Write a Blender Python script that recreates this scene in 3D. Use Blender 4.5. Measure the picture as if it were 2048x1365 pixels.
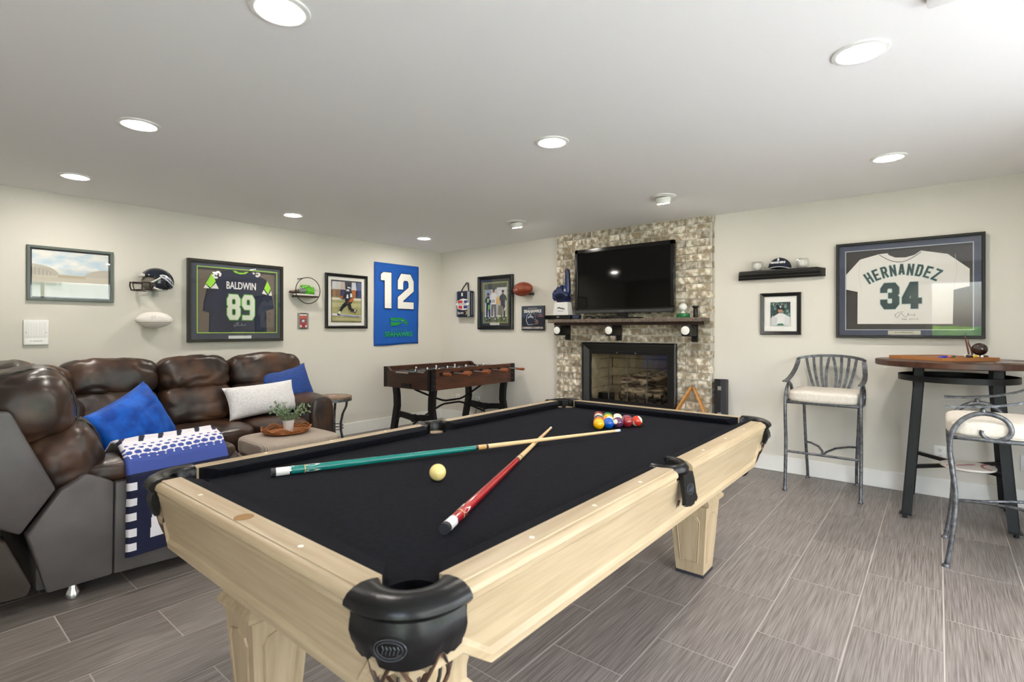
import bpy, bmesh, math, random
from mathutils import Vector, Matrix, noise
random.seed(7)
for o in list(bpy.data.objects): bpy.data.objects.remove(o)
scene = bpy.context.scene
C = scene.collection
R = math.radians
PI = math.pi

# ------------------------------------------------------------------ camera
cam = bpy.data.cameras.new('camera'); camo = bpy.data.objects.new('camera', cam); C.objects.link(camo)
cam.sensor_width = 36; cam.lens = 1039 / 2048 * 36
cam.shift_y = -22.5 / 2048
camo.location = (0, 0, 1.305); camo.rotation_euler = (PI / 2, 0, R(39.35))
cam.clip_start = .02
cam.dof.use_dof = True; cam.dof.focus_distance = 3.6; cam.dof.aperture_fstop = 4.5
scene.camera = camo

# ------------------------------------------------------------------ sky and daylight
world = bpy.data.worlds.new('sky'); scene.world = world; world.use_nodes = True
nt = world.node_tree; nt.nodes.clear()
wo = nt.nodes.new('ShaderNodeOutputWorld'); bg = nt.nodes.new('ShaderNodeBackground')
sky = nt.nodes.new('ShaderNodeTexSky'); sky.sky_type = 'NISHITA'
sky.sun_disc = False; sky.sun_elevation = R(48); sky.sun_rotation = R(100)
sky.air_density = 1.0; sky.dust_density = 3.0; sky.ozone_density = 1.0
hs = nt.nodes.new('ShaderNodeHueSaturation'); hs.inputs['Saturation'].default_value = .8
nt.links.new(sky.outputs[0], hs.inputs['Color']); nt.links.new(hs.outputs[0], bg.inputs['Color'])
bg.inputs['Strength'].default_value = 1.0
nt.links.new(bg.outputs[0], wo.inputs['Surface'])
sun = bpy.data.lights.new('sun', 'SUN'); sun.energy = 12.0; sun.angle = R(.6); sun.color = (.96, .98, 1)
suno = bpy.data.objects.new('sun', sun); C.objects.link(suno); suno.rotation_euler = Vector((-.62, .35, 1.0)).to_track_quat('Z', 'Y').to_euler()   # high behind the far left roof, lights the patio only
LAMP = 140.0          # radiance of the ceiling lamps' lenses
vs = scene.view_settings
vs.view_transform = 'Standard'; vs.look = 'None'; vs.gamma = 1; vs.use_curve_mapping = False
vs.exposure = 1.1

XL, YF, XR, YB, H = -5.667, 5.26, 1.45, -1.0, 2.44

# ------------------------------------------------------------------ materials
def lin(h):
    h = h.lstrip('#'); c = [int(h[i:i+2], 16) / 255 for i in (0, 2, 4)]
    return tuple(x / 12.92 if x <= .04045 else ((x + .055) / 1.055) ** 2.4 for x in c) + (1,)
MATS = {}
def mat(name, col, rough=.6, metal=0, var=None, vscale=8, vstretch=(1, 1, 1), bump=0, bscale=80, bstretch=(1, 1, 1), spec=.5, sheen=0, coat=0, emit=0, coord='Object', rnd=0, detail=4, contrast=(.35, .65)):
    if name in MATS: return MATS[name]
    m = bpy.data.materials.new(name); m.use_nodes = True; MATS[name] = m
    n = m.node_tree; p = n.nodes['Principled BSDF']; L = n.links.new
    p.inputs['Base Color'].default_value = lin(col)
    p.inputs['Roughness'].default_value = rough; p.inputs['Metallic'].default_value = metal
    p.inputs['Specular IOR Level'].default_value = spec
    p.inputs['Sheen Weight'].default_value = sheen
    p.inputs['Coat Weight'].default_value = coat
    if emit:
        p.inputs['Emission Color'].default_value = lin(col); p.inputs['Emission Strength'].default_value = emit
    tc = None
    def coords(st):
        nonlocal tc
        if tc is None: tc = n.nodes.new('ShaderNodeTexCoord')
        mp = n.nodes.new('ShaderNodeMapping'); mp.inputs['Scale'].default_value = st
        L(tc.outputs[coord], mp.inputs['Vector'])
        if rnd:
            oi = n.nodes.new('ShaderNodeObjectInfo'); ml = n.nodes.new('ShaderNodeMath'); ml.operation = 'MULTIPLY'; ml.inputs[1].default_value = 57
            L(oi.outputs['Random'], ml.inputs[0]); L(ml.outputs[0], mp.inputs['Location'])
        return mp.outputs[0]
    if var:
        nz = n.nodes.new('ShaderNodeTexNoise'); nz.inputs['Scale'].default_value = vscale; nz.inputs['Detail'].default_value = detail
        L(coords(vstretch), nz.inputs['Vector'])
        cr = n.nodes.new('ShaderNodeValToRGB'); cr.color_ramp.elements[0].position = contrast[0]; cr.color_ramp.elements[1].position = contrast[1]
        cr.color_ramp.elements[0].color = lin(col); cr.color_ramp.elements[1].color = lin(var)
        L(nz.outputs[0], cr.inputs[0])
        out = cr.outputs[0]
        if rnd:
            oi = n.nodes.new('ShaderNodeObjectInfo'); mr = n.nodes.new('ShaderNodeMapRange')
            mr.inputs['To Min'].default_value = 1 - rnd; mr.inputs['To Max'].default_value = 1 + rnd
            L(oi.outputs['Random'], mr.inputs['Value'])
            hv = n.nodes.new('ShaderNodeHueSaturation'); L(mr.outputs[0], hv.inputs['Value']); L(out, hv.inputs['Color']); out = hv.outputs[0]
        L(out, p.inputs['Base Color'])
    if bump:
        nb = n.nodes.new('ShaderNodeTexNoise'); nb.inputs['Scale'].default_value = bscale; nb.inputs['Detail'].default_value = 5
        L(coords(bstretch), nb.inputs['Vector'])
        bp = n.nodes.new('ShaderNodeBump'); bp.inputs['Strength'].default_value = bump; bp.inputs['Distance'].default_value = .01
        L(nb.outputs[0], bp.inputs['Height']); L(bp.outputs[0], p.inputs['Normal'])
    return m
def cm(h, rough=.6): return mat('colour ' + h + ' %.2f' % rough, h, rough)
def glass(name, tint='ffffff', ior=1.45, rough=0.0, refl=1.0):
    if name in MATS: return MATS[name]
    m = bpy.data.materials.new(name); m.use_nodes = True; MATS[name] = m
    n = m.node_tree; n.nodes.clear(); L = n.links.new
    o = n.nodes.new('ShaderNodeOutputMaterial'); mx = n.nodes.new('ShaderNodeMixShader')
    t = n.nodes.new('ShaderNodeBsdfTransparent'); t.inputs[0].default_value = lin(tint)
    g = n.nodes.new('ShaderNodeBsdfGlossy'); g.inputs['Roughness'].default_value = rough
    lw = n.nodes.new('ShaderNodeLayerWeight'); lw.inputs[0].default_value = .5
    pw = n.nodes.new('ShaderNodeMath'); pw.operation = 'POWER'; pw.inputs[1].default_value = 5
    ml = n.nodes.new('ShaderNodeMath'); ml.operation = 'MULTIPLY_ADD'; ml.inputs[1].default_value = .96 * refl; ml.inputs[2].default_value = .04 * refl; ml.use_clamp = True
    L(lw.outputs['Facing'], pw.inputs[0]); L(pw.outputs[0], ml.inputs[0]); L(ml.outputs[0], mx.inputs[0]); L(t.outputs[0], mx.inputs[1]); L(g.outputs[0], mx.inputs[2]); L(mx.outputs[0], o.inputs[0])
    return m

M_wall = mat('painted wall', 'd9d5cc', .85, bump=.04, bscale=220)
M_ceil = mat('painted ceiling', 'f3f2f0', .9, bump=.03, bscale=260)
M_trim = mat('white trim', 'efeeea', .5)
M_tile = mat('wood look tile', '675f5b', .42, var='908985', vscale=9, vstretch=(24, .5, 1), bump=.10, bscale=10, bstretch=(26, .5, 1), rnd=.10, detail=8, contrast=(.36, .66))
M_grout = mat('grout', 'b3aba5', .9)
M_maple = mat('pale maple', 'a69275', .38, var='b4a285', vscale=7, vstretch=(9, .5, 9), spec=.4)
M_maplex = mat('pale maple cross grain', 'a69275', .38, var='b4a285', vscale=7, vstretch=(.5, 9, 9), spec=.4)
M_felt = mat('black cloth', '131419', .97, var='191a20', vscale=60, bump=.1, bscale=900, sheen=.0, spec=.1)
M_leatherB = mat('black leather', '09090b', .30, bump=.06, bscale=90, spec=.35)
M_black = mat('black satin', '0f0f10', .4)
M_blackg = mat('black gloss', '0a0a0b', .12)
M_blackm = mat('black metal', '141416', .42, metal=.3)
M_leather = mat('brown leather', '2c211d', .35, var='5a3c28', vscale=5, bump=.22, bscale=16, detail=7, contrast=(.42, .72))
M_vinyl = mat('grey brown vinyl', '504c4d', .45, var='5c5758', vscale=6, bump=.05, bscale=140)
M_blue = mat('royal blue velvet', '03409c', .55, var='0560cc', vscale=10, bump=.15, bscale=120, spec=.3)
M_bluelin = mat('blue woven', '07479c', .6, var='12306c', vscale=30, vstretch=(1, 6, 1), bump=.25, bscale=200)
M_greyc = mat('grey white knit', 'efedee', .9, var='dddbdc', vscale=70, bump=.6, bscale=110)
M_ott = mat('beige corduroy', 'b3a698', .9, var='a3968a', vscale=12, bump=.05, bscale=300)
M_iron = mat('hammered grey iron', '53555a', .45, metal=.75, var='7a7c80', vscale=40, bump=.25, bscale=70)
M_linen = mat('cream linen', 'ddd6cb', .9, var='d2cabd', vscale=50, bump=.25, bscale=260)
M_dwood = mat('dark walnut', '3a1f14', .4, var='5a3220', vscale=6, vstretch=(6, .7, 6), bump=.05, bscale=20, bstretch=(10, 1, 10))
M_dwoodx = mat('dark walnut end', '2a1710', .4, var='3d2116', vscale=6, vstretch=(.7, 6, 6))
M_twood = mat('bar top wood', '382116', .3, var='553424', vscale=5, vstretch=(1, 7, 1))
M_oak = mat('oak wood', 'b07a3c', .45, var='c58f4c', vscale=8, vstretch=(1, 1, 6))
M_white = mat('white plastic', 'ececea', .4)
M_wicker = mat('brown wicker', '8a4d22', .6, var='a9672f', vscale=60, bump=.4, bscale=90)
M_leaf = mat('sage leaves', '5d7a5a', .6, var='8fa585', vscale=30)
M_chrome = mat('chrome', 'c9cbce', .2, metal=1)
M_brick = mat('brick', '94866f', .85, var='e6e0d2', vscale=20, vstretch=(1, 1, .8), bump=.9, bscale=34, rnd=.26, detail=7, contrast=(.42, .66))
M_mortar = mat('mortar', 'c4bfb4', .95, bump=.2, bscale=120)
M_firebrick = mat('fire brick', 'd8ccb2', .85, var='c4b79c', vscale=10)
M_stone = mat('mantel stone', '4c443d', .6, var='77695c', vscale=40, bump=.3, bscale=60)
M_glass = glass('picture glass', refl=1.0)
M_wglass = glass('window glass')
M_fglass = glass('fireplace glass', 'eceae6', refl=1.3)
M_clear = glass('clear acrylic', 'f4f6f6', 1.45)

# ------------------------------------------------------------------ mesh helpers
class B:
    def __init__(s): s.bm = bmesh.new(); s.mi = 0
    def _merge(s, t, M=None):
        if M is not None: bmesh.ops.transform(t, matrix=M, verts=t.verts)
        vm = {}
        for v in t.verts: vm[v] = s.bm.verts.new(v.co)
        for f in t.faces:
            try: nf = s.bm.faces.new([vm[v] for v in f.verts]); nf.material_index = s.mi
            except ValueError: pass
        t.free()
    def face(s, pts):
        f = s.bm.faces.new([s.bm.verts.new(p) for p in pts]); f.material_index = s.mi; return f
    def box(s, lo, hi, bev=0, seg=2, M=None):
        t = bmesh.new(); bmesh.ops.create_cube(t, size=1)
        for v in t.verts: v.co = Vector([(lo[i] + hi[i]) / 2 + v.co[i] * (hi[i] - lo[i]) for i in range(3)])
        if bev: bmesh.ops.bevel(t, geom=list(t.edges), offset=bev, segments=seg, affect='EDGES', profile=.5)
        s._merge(t, M); return s
    def frustum(s, lo, hi, z0, z1):   # lo/hi: (x0,y0,x1,y1)
        a = [(lo[0], lo[1], z0), (lo[2], lo[1], z0), (lo[2], lo[3], z0), (lo[0], lo[3], z0)]
        b = [(hi[0], hi[1], z1), (hi[2], hi[1], z1), (hi[2], hi[3], z1), (hi[0], hi[3], z1)]
        va = [s.bm.verts.new(p) for p in a]; vb = [s.bm.verts.new(p) for p in b]
        fs = [va[::-1], vb] + [[va[i], va[(i+1) % 4], vb[(i+1) % 4], vb[i]] for i in range(4)]
        for q in fs: s.bm.faces.new(q).material_index = s.mi
        return s
    def rings(s, rings, closed=False, caps=True):
        vr = [[s.bm.verts.new(p) for p in r] for r in rings]; n = len(vr[0])
        rng = range(len(vr)) if closed else range(len(vr) - 1)
        for i in rng:
            a, b = vr[i], vr[(i+1) % len(vr)]
            for j in range(n):
                s.bm.faces.new([a[j], a[(j+1) % n], b[(j+1) % n], b[j]]).material_index = s.mi
        if caps and not closed:
            s.bm.faces.new(vr[0][::-1]).material_index = s.mi; s.bm.faces.new(vr[-1]).material_index = s.mi
        return s
    def tube(s, pts, r, n=8, closed=False, flat=None, up=None):
        pts = [Vector(p) for p in pts]; k = len(pts)
        rr = r if isinstance(r, (list, tuple)) else [r] * k
        rings = []; nrm = None
        for i in range(k):
            if closed: t = pts[(i+1) % k] - pts[i-1]
            else: t = pts[min(i+1, k-1)] - pts[max(i-1, 0)]
            t.normalize()
            if up is not None: nrm = Vector(up) - t * t.dot(Vector(up)); nrm.normalize()
            elif nrm is None:
                nrm = t.orthogonal().normalized()
            else:
                nrm = nrm - t * nrm.dot(t); nrm.normalize()
            bi = t.cross(nrm)
            if flat:   # (half width along up, half thickness)
                rings.append([pts[i] + nrm * sx * flat[0] + bi * sy * flat[1] for sx, sy in ((-1, -1), (1, -1), (1, 1), (-1, 1))])
            else:
                rings.append([pts[i] + (nrm * math.cos(2*PI*j/n) + bi * math.sin(2*PI*j/n)) * rr[i] for j in range(n)])
        return s.rings(rings, closed)
    def cyl(s, p0, p1, r0, r1=None, n=14):
        return s.tube([p0, p1], [r0, r0 if r1 is None else r1], n)
    def lathe(s, prof, n=24, M=None, axis='z'):
        t = B(); rs = []
        for r, z in prof:
            ring = []
            for j in range(n):
                a = 2*PI*j/n; x, y = math.cos(a)*max(r, 1e-5), math.sin(a)*max(r, 1e-5)
                ring.append((x, y, z) if axis == 'z' else ((z, x, y) if axis == 'x' else (y, z, x)))
            rs.append(ring)
        t.rings(rs); bm = t.bm; s._merge(bm, M); return s
    def prism(s, pts, z0, z1, M=None):
        t = bmesh.new()
        a = [t.verts.new((p[0], p[1], z0)) for p in pts]; b = [t.verts.new((p[0], p[1], z1)) for p in pts]
        t.faces.new(a[::-1]); t.faces.new(b); n = len(pts)
        for i in range(n): t.faces.new([a[i], a[(i+1) % n], b[(i+1) % n], b[i]])
        bmesh.ops.recalc_face_normals(t, faces=t.faces)
        s._merge(t, M); return s
    def flat(s, pts, z=0, M=None):
        t = bmesh.new(); t.faces.new([t.verts.new((p[0], p[1], z)) for p in pts])
        bmesh.ops.recalc_face_normals(t, faces=t.faces)
        for f in t.faces:
            if f.normal.z < 0: f.normal_flip()
        s._merge(t, M); return s
    def sup(s, c, size, e=.35, e2=None, n=14, M=None, wr=0, wf=6, seed=0, pinch=0, crease=0):
        # soft cushion: a subdivided cube pulled towards a superellipsoid, with wrinkles
        e2 = e if e2 is None else e2
        t = bmesh.new(); bmesh.ops.create_cube(t, size=2); bmesh.ops.subdivide_edges(t, edges=list(t.edges), cuts=n, use_grid_fill=True)
        for v in t.verts:
            p = v.co.copy(); q = Vector([math.copysign(abs(x) ** 1.0, x) for x in p])
            k = 2 / e
            nn = (abs(q.x)**k + abs(q.y)**k + abs(q.z)**k) ** (1/k)
            q /= nn
            if pinch: # thin out towards the corners like a stuffed pillow (z is thickness)
                ex = max(abs(q.x), 0); ey = max(abs(q.y), 0)
                q.z *= max(.06, (1 - ex**pinch)) ** .5 * max(.06, (1 - ey**pinch)) ** .5
            v.co = Vector((q.x*size[0]/2, q.y*size[1]/2, q.z*size[2]/2))
        if wr:
            t.normal_update()
            for v in t.verts:
                d = noise.noise(v.co*wf + Vector((seed, seed*2, 0))) * .6 + noise.noise(v.co*wf*2.6 + Vector((0, seed, 3))) * .3 - crease * max(0, .16 - abs(noise.noise(v.co*wf*.75 + Vector((seed, 1, seed))))) * 5
                v.co += v.normal * d * wr
        MM = Matrix.Translation(c)
        if M is not None: MM = MM @ M
        s._merge(t, MM); return s
def build(b, name, mats, parent=None, smooth=None, world=False, wn=False):
    me = bpy.data.meshes.new(name); bm = b.bm
    bmesh.ops.remove_doubles(bm, verts=bm.verts, dist=1e-6)
    bmesh.ops.recalc_face_normals(bm, faces=bm.faces) if wn is False else None
    if world and parent is not None: bmesh.ops.translate(bm, verts=bm.verts, vec=-Vector(parent.matrix_basis.translation))
    bm.to_mesh(me); bm.free()
    for m in (mats if isinstance(mats, (list, tuple)) else [mats]): me.materials.append(m)
    if smooth:
        me.shade_smooth(); me.set_sharp_from_angle(angle=R(smooth))
    o = bpy.data.objects.new(name, me); C.objects.link(o); o.parent = parent
    return o
def tag(o, label, cat, group=None):
    o['label'] = label; o['category'] = cat
    if group: o['group'] = group
    return o
def empty(name, loc, label=None, cat=None, group=None, rot=None):
    o = bpy.data.objects.new(name, None); C.objects.link(o); o.empty_display_size = .1
    if rot is not None: o.matrix_basis = Matrix.Translation(loc) @ (rot.to_4x4() if not isinstance(rot, (int, float)) else Matrix.Rotation(rot, 4, 'Z'))
    else: o.matrix_basis = Matrix.Translation(loc)
    if label: tag(o, label, cat, group)
    return o
def struct(o): o['kind'] = 'structure'; return o
ROT_L = Matrix(((0, 0, 1), (1, 0, 0), (0, 1, 0)))      # left wall: local x=+Y, y=+Z, z=+X
ROT_F = Matrix(((1, 0, 0), (0, 0, -1), (0, 1, 0)))     # fireplace wall: local x=+X, y=+Z, z=-Y
def on_left(y, z, n=0): return (XL + n, y, z)
def on_fire(x, z, n=0): return (x, YF - n, z)
def text(s, size, m, parent, M, name='lettering', ext=.0006, sx=1.0, bold=0, align='CENTER', space=1):
    cu = bpy.data.curves.new('t', 'FONT'); cu.body = s; cu.size = size; cu.extrude = ext; cu.offset = bold; cu.align_x = align; cu.align_y = 'CENTER'; cu.space_character = space
    cu.resolution_u = 3
    t = bpy.data.objects.new('t', cu); C.objects.link(t)
    me = bpy.data.meshes.new_from_object(t); bpy.data.objects.remove(t); bpy.data.curves.remove(cu)
    me.transform(M @ Matrix.Diagonal((sx, 1, 1, 1)))
    me.materials.clear(); me.materials.append(m)
    o = bpy.data.objects.new(name, me); C.objects.link(o); o.parent = parent; return o
def T(x, y, z=0): return Matrix.Translation((x, y, z))
def art(name, layers, parent, z0=0, dz=.0004, M=None):
    """flat print: coloured polygons laid one above the other in local XY"""
    b = B(); mats = []; 
    for i, (h, pts) in enumerate(layers):
        m = cm(h, .45) if isinstance(h, str) else h
        if m not in mats: mats.append(m)
        b.mi = mats.index(m); b.flat(pts, z0 + i * dz, M)
    return build(b, name, mats, parent, wn=True)
def rect(x0, y0, x1, y1): return [(x0, y0), (x1, y0), (x1, y1), (x0, y1)]
def ell(cx, cy, rx, ry=None, n=14, a0=0):
    ry = rx if ry is None else ry
    return [(cx + rx*math.cos(a0 + 2*PI*i/n), cy + ry*math.sin(a0 + 2*PI*i/n)) for i in range(n)]
def limb(pts, w):   # a thick polyline as polygons
    out = []
    for (x0, y0, w0), (x1, y1, w1) in zip(pts[:-1], pts[1:]):
        d = Vector((x1-x0, y1-y0)); d.normalize(); nx, ny = -d.y, d.x
        out.append([(x0+nx*w0, y0+ny*w0), (x0-nx*w0, y0-ny*w0), (x1-nx*w1, y1-ny*w1), (x1+nx*w1, y1+ny*w1)])
    return out
# block letters made of mitred strokes
c_ = .2
GL = {
 '1': [[(.12, .78), (.12, .84), (.42, 1), (.62, 1), (.62, 0)]],
 '2': [[(0, .68), (0, .84), (c_, 1), (1-c_, 1), (1, .84), (1, .58), (0, .22), (0, 0), (1, 0)]],
 '3': [[(0, .80), (0, .84), (c_, 1), (1-c_, 1), (1, .86), (1, .64), (.8, .52), (.66, .52)], [(.8, .52), (1, .40), (1, .14), (1-c_, 0), (c_, 0), (0, .16), (0, .20)]],
 '4': [[(.72, 0), (.72, 1), (.56, 1), (0, .38), (0, .24), (1.02, .24)]],
 '8': [[(c_, 1), (1-c_, 1), (1, .86), (1, .64), (.8, .52), (.2, .52), (0, .64), (0, .86), (c_, 1), (.5, 1)], [(.8, .52), (1, .40), (1, .14), (1-c_, 0), (c_, 0), (0, .14), (0, .40), (.2, .52)]],
 '9': [[(1, .5), (1-.8, .5), (0, .62), (0, .86), (c_, 1), (1-c_, 1), (1, .86), (1, .14), (1-c_, 0), (.05, 0)]],
 'B': [[(0, 0), (0, 1), (.8, 1), (1, .88), (1, .64), (.8, .52), (0, .52)], [(.8, .52), (1, .40), (1, .12), (.8, 0), (0, 0)]],
 'A': [[(0, 0), (.4, 1), (.6, 1), (1, 0)], [(.14, .28), (.86, .28)]],
 'L': [[(0, 1), (0, 0), (.9, 0)]],
 'D': [[(.4, 0), (0, 0), (0, 1), (.8, 1), (1, .84), (1, .16), (.8, 0), (.4, 0)]],
 'W': [[(-.1, 1), (.18, 0), (.5, .8), (.82, 0), (1.1, 1)]],
 'I': [[(.5, 0), (.5, 1)]],
 'N': [[(0, 0), (0, 1)], [(1, 0), (1, 1)], [(.07, .9), (.93, .1)]],
 'H': [[(0, 0), (0, 1)], [(1, 0), (1, 1)], [(0, .5), (1, .5)]],
 'E': [[(.95, 1), (0, 1), (0, 0), (.95, 0)], [(0, .5), (.8, .5)]],
 'R': [[(0, 0), (0, 1), (.8, 1), (1, .88), (1, .62), (.8, .5), (0, .5)], [(.55, .5), (1, 0)]],
 'Z': [[(0, 1), (1, 1)], [(.93, .92), (.07, .08)], [(0, 0), (1, 0)]],
}
POLY = {'1': [(.36, 0), (1, 0), (1, 1), (.24, 1), (0, .93), (0, .77), (.36, .77)]}
def offset_poly(P, g):
    out = []; n = len(P)
    for i in range(n):
        p0, p1, p2 = [Vector(P[j % n]) for j in (i-1, i, i+1)]; d0 = (p1-p0).normalized(); d1 = (p2-p1).normalized()
        n0 = Vector((d0.y, -d0.x)); n1 = Vector((d1.y, -d1.x)); m = (n0+n1).normalized(); out.append(p1 + m*(g/max(.4, m.dot(n0))))
    return out
def glyph(b, ch, w, h, t, z, M=None, grow=0):
    """stroke glyph in a w x h box (outer), stroke thickness t, lower left at origin"""
    th = t + 2 * grow; k = 0
    if ch in POLY:
        b.flat(offset_poly([(x*w, y*h) for x, y in POLY[ch]], grow), z, M); return
    for pl in GL[ch]:
        P = [Vector((t/2 + x*(w-t), t/2 + y*(h-t))) for x, y in pl]
        if grow:
            d = (P[0]-P[1]).normalized(); P[0] = P[0] + d*grow
            d = (P[-1]-P[-2]).normalized(); P[-1] = P[-1] + d*grow
        else:
            pass
        Lp, Rp = [], []
        for i, p in enumerate(P):
            d0 = (p - P[i-1]).normalized() if i else None
            d1 = (P[i+1] - p).normalized() if i < len(P)-1 else None
            if d0 is None or d1 is None:
                d = d0 or d1; nn = Vector((-d.y, d.x)) * th/2
                ext = d * (t/2) * (1 if d1 is None else -1) * (1 if ch not in 'AVW' else .0)
                Lp.append(p + nn + ext*.98); Rp.append(p - nn + ext*.98)
            else:
                n0 = Vector((-d0.y, d0.x)); n1 = Vector((-d1.y, d1.x)); m = (n0 + n1); 
                m.normalize(); kk = th/2 / max(.42, m.dot(n0))
                Lp.append(p + m*kk); Rp.append(p - m*kk)
        for i in range(len(P)-1):
            b.flat([Rp[i], Rp[i+1], Lp[i+1], Lp[i]], z + k*.00007, M); k += 1
# ================================================================== the room
b = B(); b.box((XL, YB, -.12), (XR, YF, -.0012)); floor = struct(build(b, 'floor', M_grout))
TW, TL = .3135, .635
tile_cache = {}
def tile_mesh(w, l):
    k = (round(w, 3), round(l, 3))
    if k not in tile_cache:
        b = B(); b.frustum((-w/2, -l/2, w/2, l/2), (-w/2+.0012, -l/2+.0012, w/2-.0012, l/2-.0012), -.006, 0)
        me = bpy.data.meshes.new('floor_tile'); b.bm.to_mesh(me); b.bm.free(); me.materials.append(M_tile); tile_cache[k] = me
    return tile_cache[k]
G = .0018
for i in range(-19, 6):
    x0, x1 = .0205 + TW*i + G, .0205 + TW*(i+1) - G
    x0, x1 = max(x0, XL+.001), min(x1, XR-.001)
    if x1 - x0 < .02: continue
    off = .19 if i % 2 else .5075
    for j in range(-4, 10):
        y0, y1 = off + TL*j + G, off + TL*(j+1) - G
        y0, y1 = max(y0, YB+.001), min(y1, YF-.001)
        if y1 - y0 < .02: continue
        o = bpy.data.objects.new('floor_tile', tile_mesh(x1-x0, y1-y0)); C.objects.link(o); o.parent = floor
        o.location = ((x0+x1)/2, (y0+y1)/2, 0)
b = B(); b.box((XL-.15, YB-.15, H), (XR+.15, YF+.15, H+.12)); struct(build(b, 'ceiling', M_ceil))
b = B(); b.box((XR+.15, YB-.9, H+.02), (XR+2.0, YF+.6, H+.14)); b.box((XL-.5, YB-1.2, H+.02), (XR+.15, YB-.15, H+.14)); struct(build(b, 'shade_eaves', M_trim))  # unseen overhangs added to hold back bounce light on the ceiling by the window
b = B(); b.box((XL-.15, YB-.15, -.12), (XL, YF+.15, H)); struct(build(b, 'wall_left', M_wall))
FX0, FX1, FZ0, FZ1 = -3.09, -2.15, .42, 1.07      # firebox opening
b = B(); b.box((XL, YF, -.12), (FX0, YF+.15, H)); b.box((FX1, YF, -.12), (XR, YF+.15, H)); b.box((FX0, YF, FZ1), (FX1, YF+.15, H)); b.box((FX0, YF, -.12), (FX1, YF+.15, FZ0)); struct(build(b, 'wall_far', M_wall))
# right wall with a wide sliding glass door, wall behind the camera with a single glass door
WY0, WY1, WZ = -.65, 4.45, 2.26  # near end stretched towards the camera to bring more daylight to the left wall
b = B(); b.box((XR, YB, -.12), (XR+.15, WY0, H)); b.box((XR, WY1, -.12), (XR+.15, YF+.15, H)); b.box((XR, WY0, WZ), (XR+.15, WY1, H)); b.box((XR, WY0, -.12), (XR+.15, WY1, .02))
struct(build(b, 'wall_right', M_wall))
DX0, DX1 = -.16, .78
b = B(); b.box((XL, YB-.15, -.12), (DX0, YB, H)); b.box((DX1, YB-.15, -.12), (XR+.15, YB, H)); b.box((DX0, YB-.15, 2.2), (DX1, YB, H)); b.box((DX0, YB-.15, -.12), (DX1, YB, .02))
struct(build(b, 'wall_near', M_wall))
win = struct(empty('window_1', (XR+.075, (WY0+WY1)/2, .02)))
b = B(); fw = .05
for y in (WY0, WY0+1.275, WY0+2.55, WY0+3.825, WY1-fw): b.box((XR+.04, y, .02), (XR+.11, y+fw, WZ))
b.box((XR+.04, WY0, .02), (XR+.11, WY1, .02+fw)); b.box((XR+.04, WY0, WZ-fw), (XR+.11, WY1, WZ))
build(b, 'window_frame', M_white, win, world=True)
for k in range(4):
    b = B(); y0 = WY0+fw+1.275*k; b.box((XR+.07, y0, .02+fw), (XR+.076, WY0+1.275*(k+1), WZ-fw)); build(b, 'window_pane', M_wglass, win, world=True)
dor = struct(empty('door_1', ((DX0+DX1)/2, YB-.075, .02)))
b = B()
for x in (DX0, DX1-.08): b.box((x, YB-.1, .02), (x+.08, YB-.05, 2.2))
b.box((DX0, YB-.1, .02), (DX1, YB-.05, .2)); b.box((DX0, YB-.1, 2.1), (DX1, YB-.05, 2.2))
build(b, 'door_frame', M_white, dor, world=True)
b = B(); b.box((DX0+.08, YB-.078, .2), (DX1-.08, YB-.072, 2.1)); build(b, 'door_pane', M_wglass, dor, world=True)
b = B(); b.cyl((DX0+.04, YB-.05, 1.0), (DX0+.04, YB+.005, 1.0), .012); b.box((DX0+.03, YB-.005, .99), (DX0+.14, YB+.012, 1.01)); build(b, 'door_handle', M_chrome, dor, world=True)
# sky portals in the two openings
for loc, rot, sx, sy in (((XR+.12, (WY0+WY1)/2, (WZ+.02)/2), (0, R(-90), 0), WZ, WY1-WY0), (((DX0+DX1)/2, YB-.12, 1.11), (R(-90), 0, 0), DX1-DX0, 2.2)):
    l = bpy.data.lights.new('sky_portal', 'AREA'); l.shape = 'RECTANGLE'; l.size = sx; l.size_y = sy; l.cycles.is_portal = True
    o = bpy.data.objects.new('sky_portal', l); C.objects.link(o); o.location = loc
    o.rotation_euler = (0, R(90), 0) if abs(rot[1]) > 1 else (R(90), 0, 0)
# light enters towards -X / +Y: a lamp shines along its own -Z
bpy.data.objects['sky_portal'].rotation_euler = (0, R(90), 0)
bpy.data.objects['sky_portal.001'].rotation_euler = (R(90), 0, 0)
# vertical blinds gathered at the far end of the sliding door
bl = empty('vertical_blinds', (XR-.08, 4.36, .06), 'white vertical blinds drawn over the end of the sliding door', 'blinds')
for k in range(27):
    b = B(); y = 3.62 + k*.03; b.box((-.045, -.002, .06), (.045, .002, 2.28), M=T(XR-.08, y, 0) @ Matrix.Rotation(R(55), 4, 'Z')); build(b, 'blind_slat', M_white, bl, world=True)
b = B(); b.box((XR-.1, WY0, 2.28), (XR-.05, WY1, 2.33)); build(b, 'head_rail', M_white, bl, world=True)
# skirting boards
def base(name, lo, hi):
    b = B(); b.box(lo, hi, .004, 1); struct(build(b, name, M_trim, smooth=40))
base('baseboard_left', (XL, YB, 0), (XL+.016, YF, .145))
base('baseboard_far', (XL+.016, YF-.016, 0), (-3.56, YF, .145))
base('baseboard_far', (-1.714, YF-.016, 0), (XR, YF, .145))
base('baseboard_right', (XR-.016, 4.46, 0), (XR, YF-.016, .145))
base('baseboard_near', (XL+.016, YB, 0), (DX0-.02, YB+.016, .145))
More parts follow.
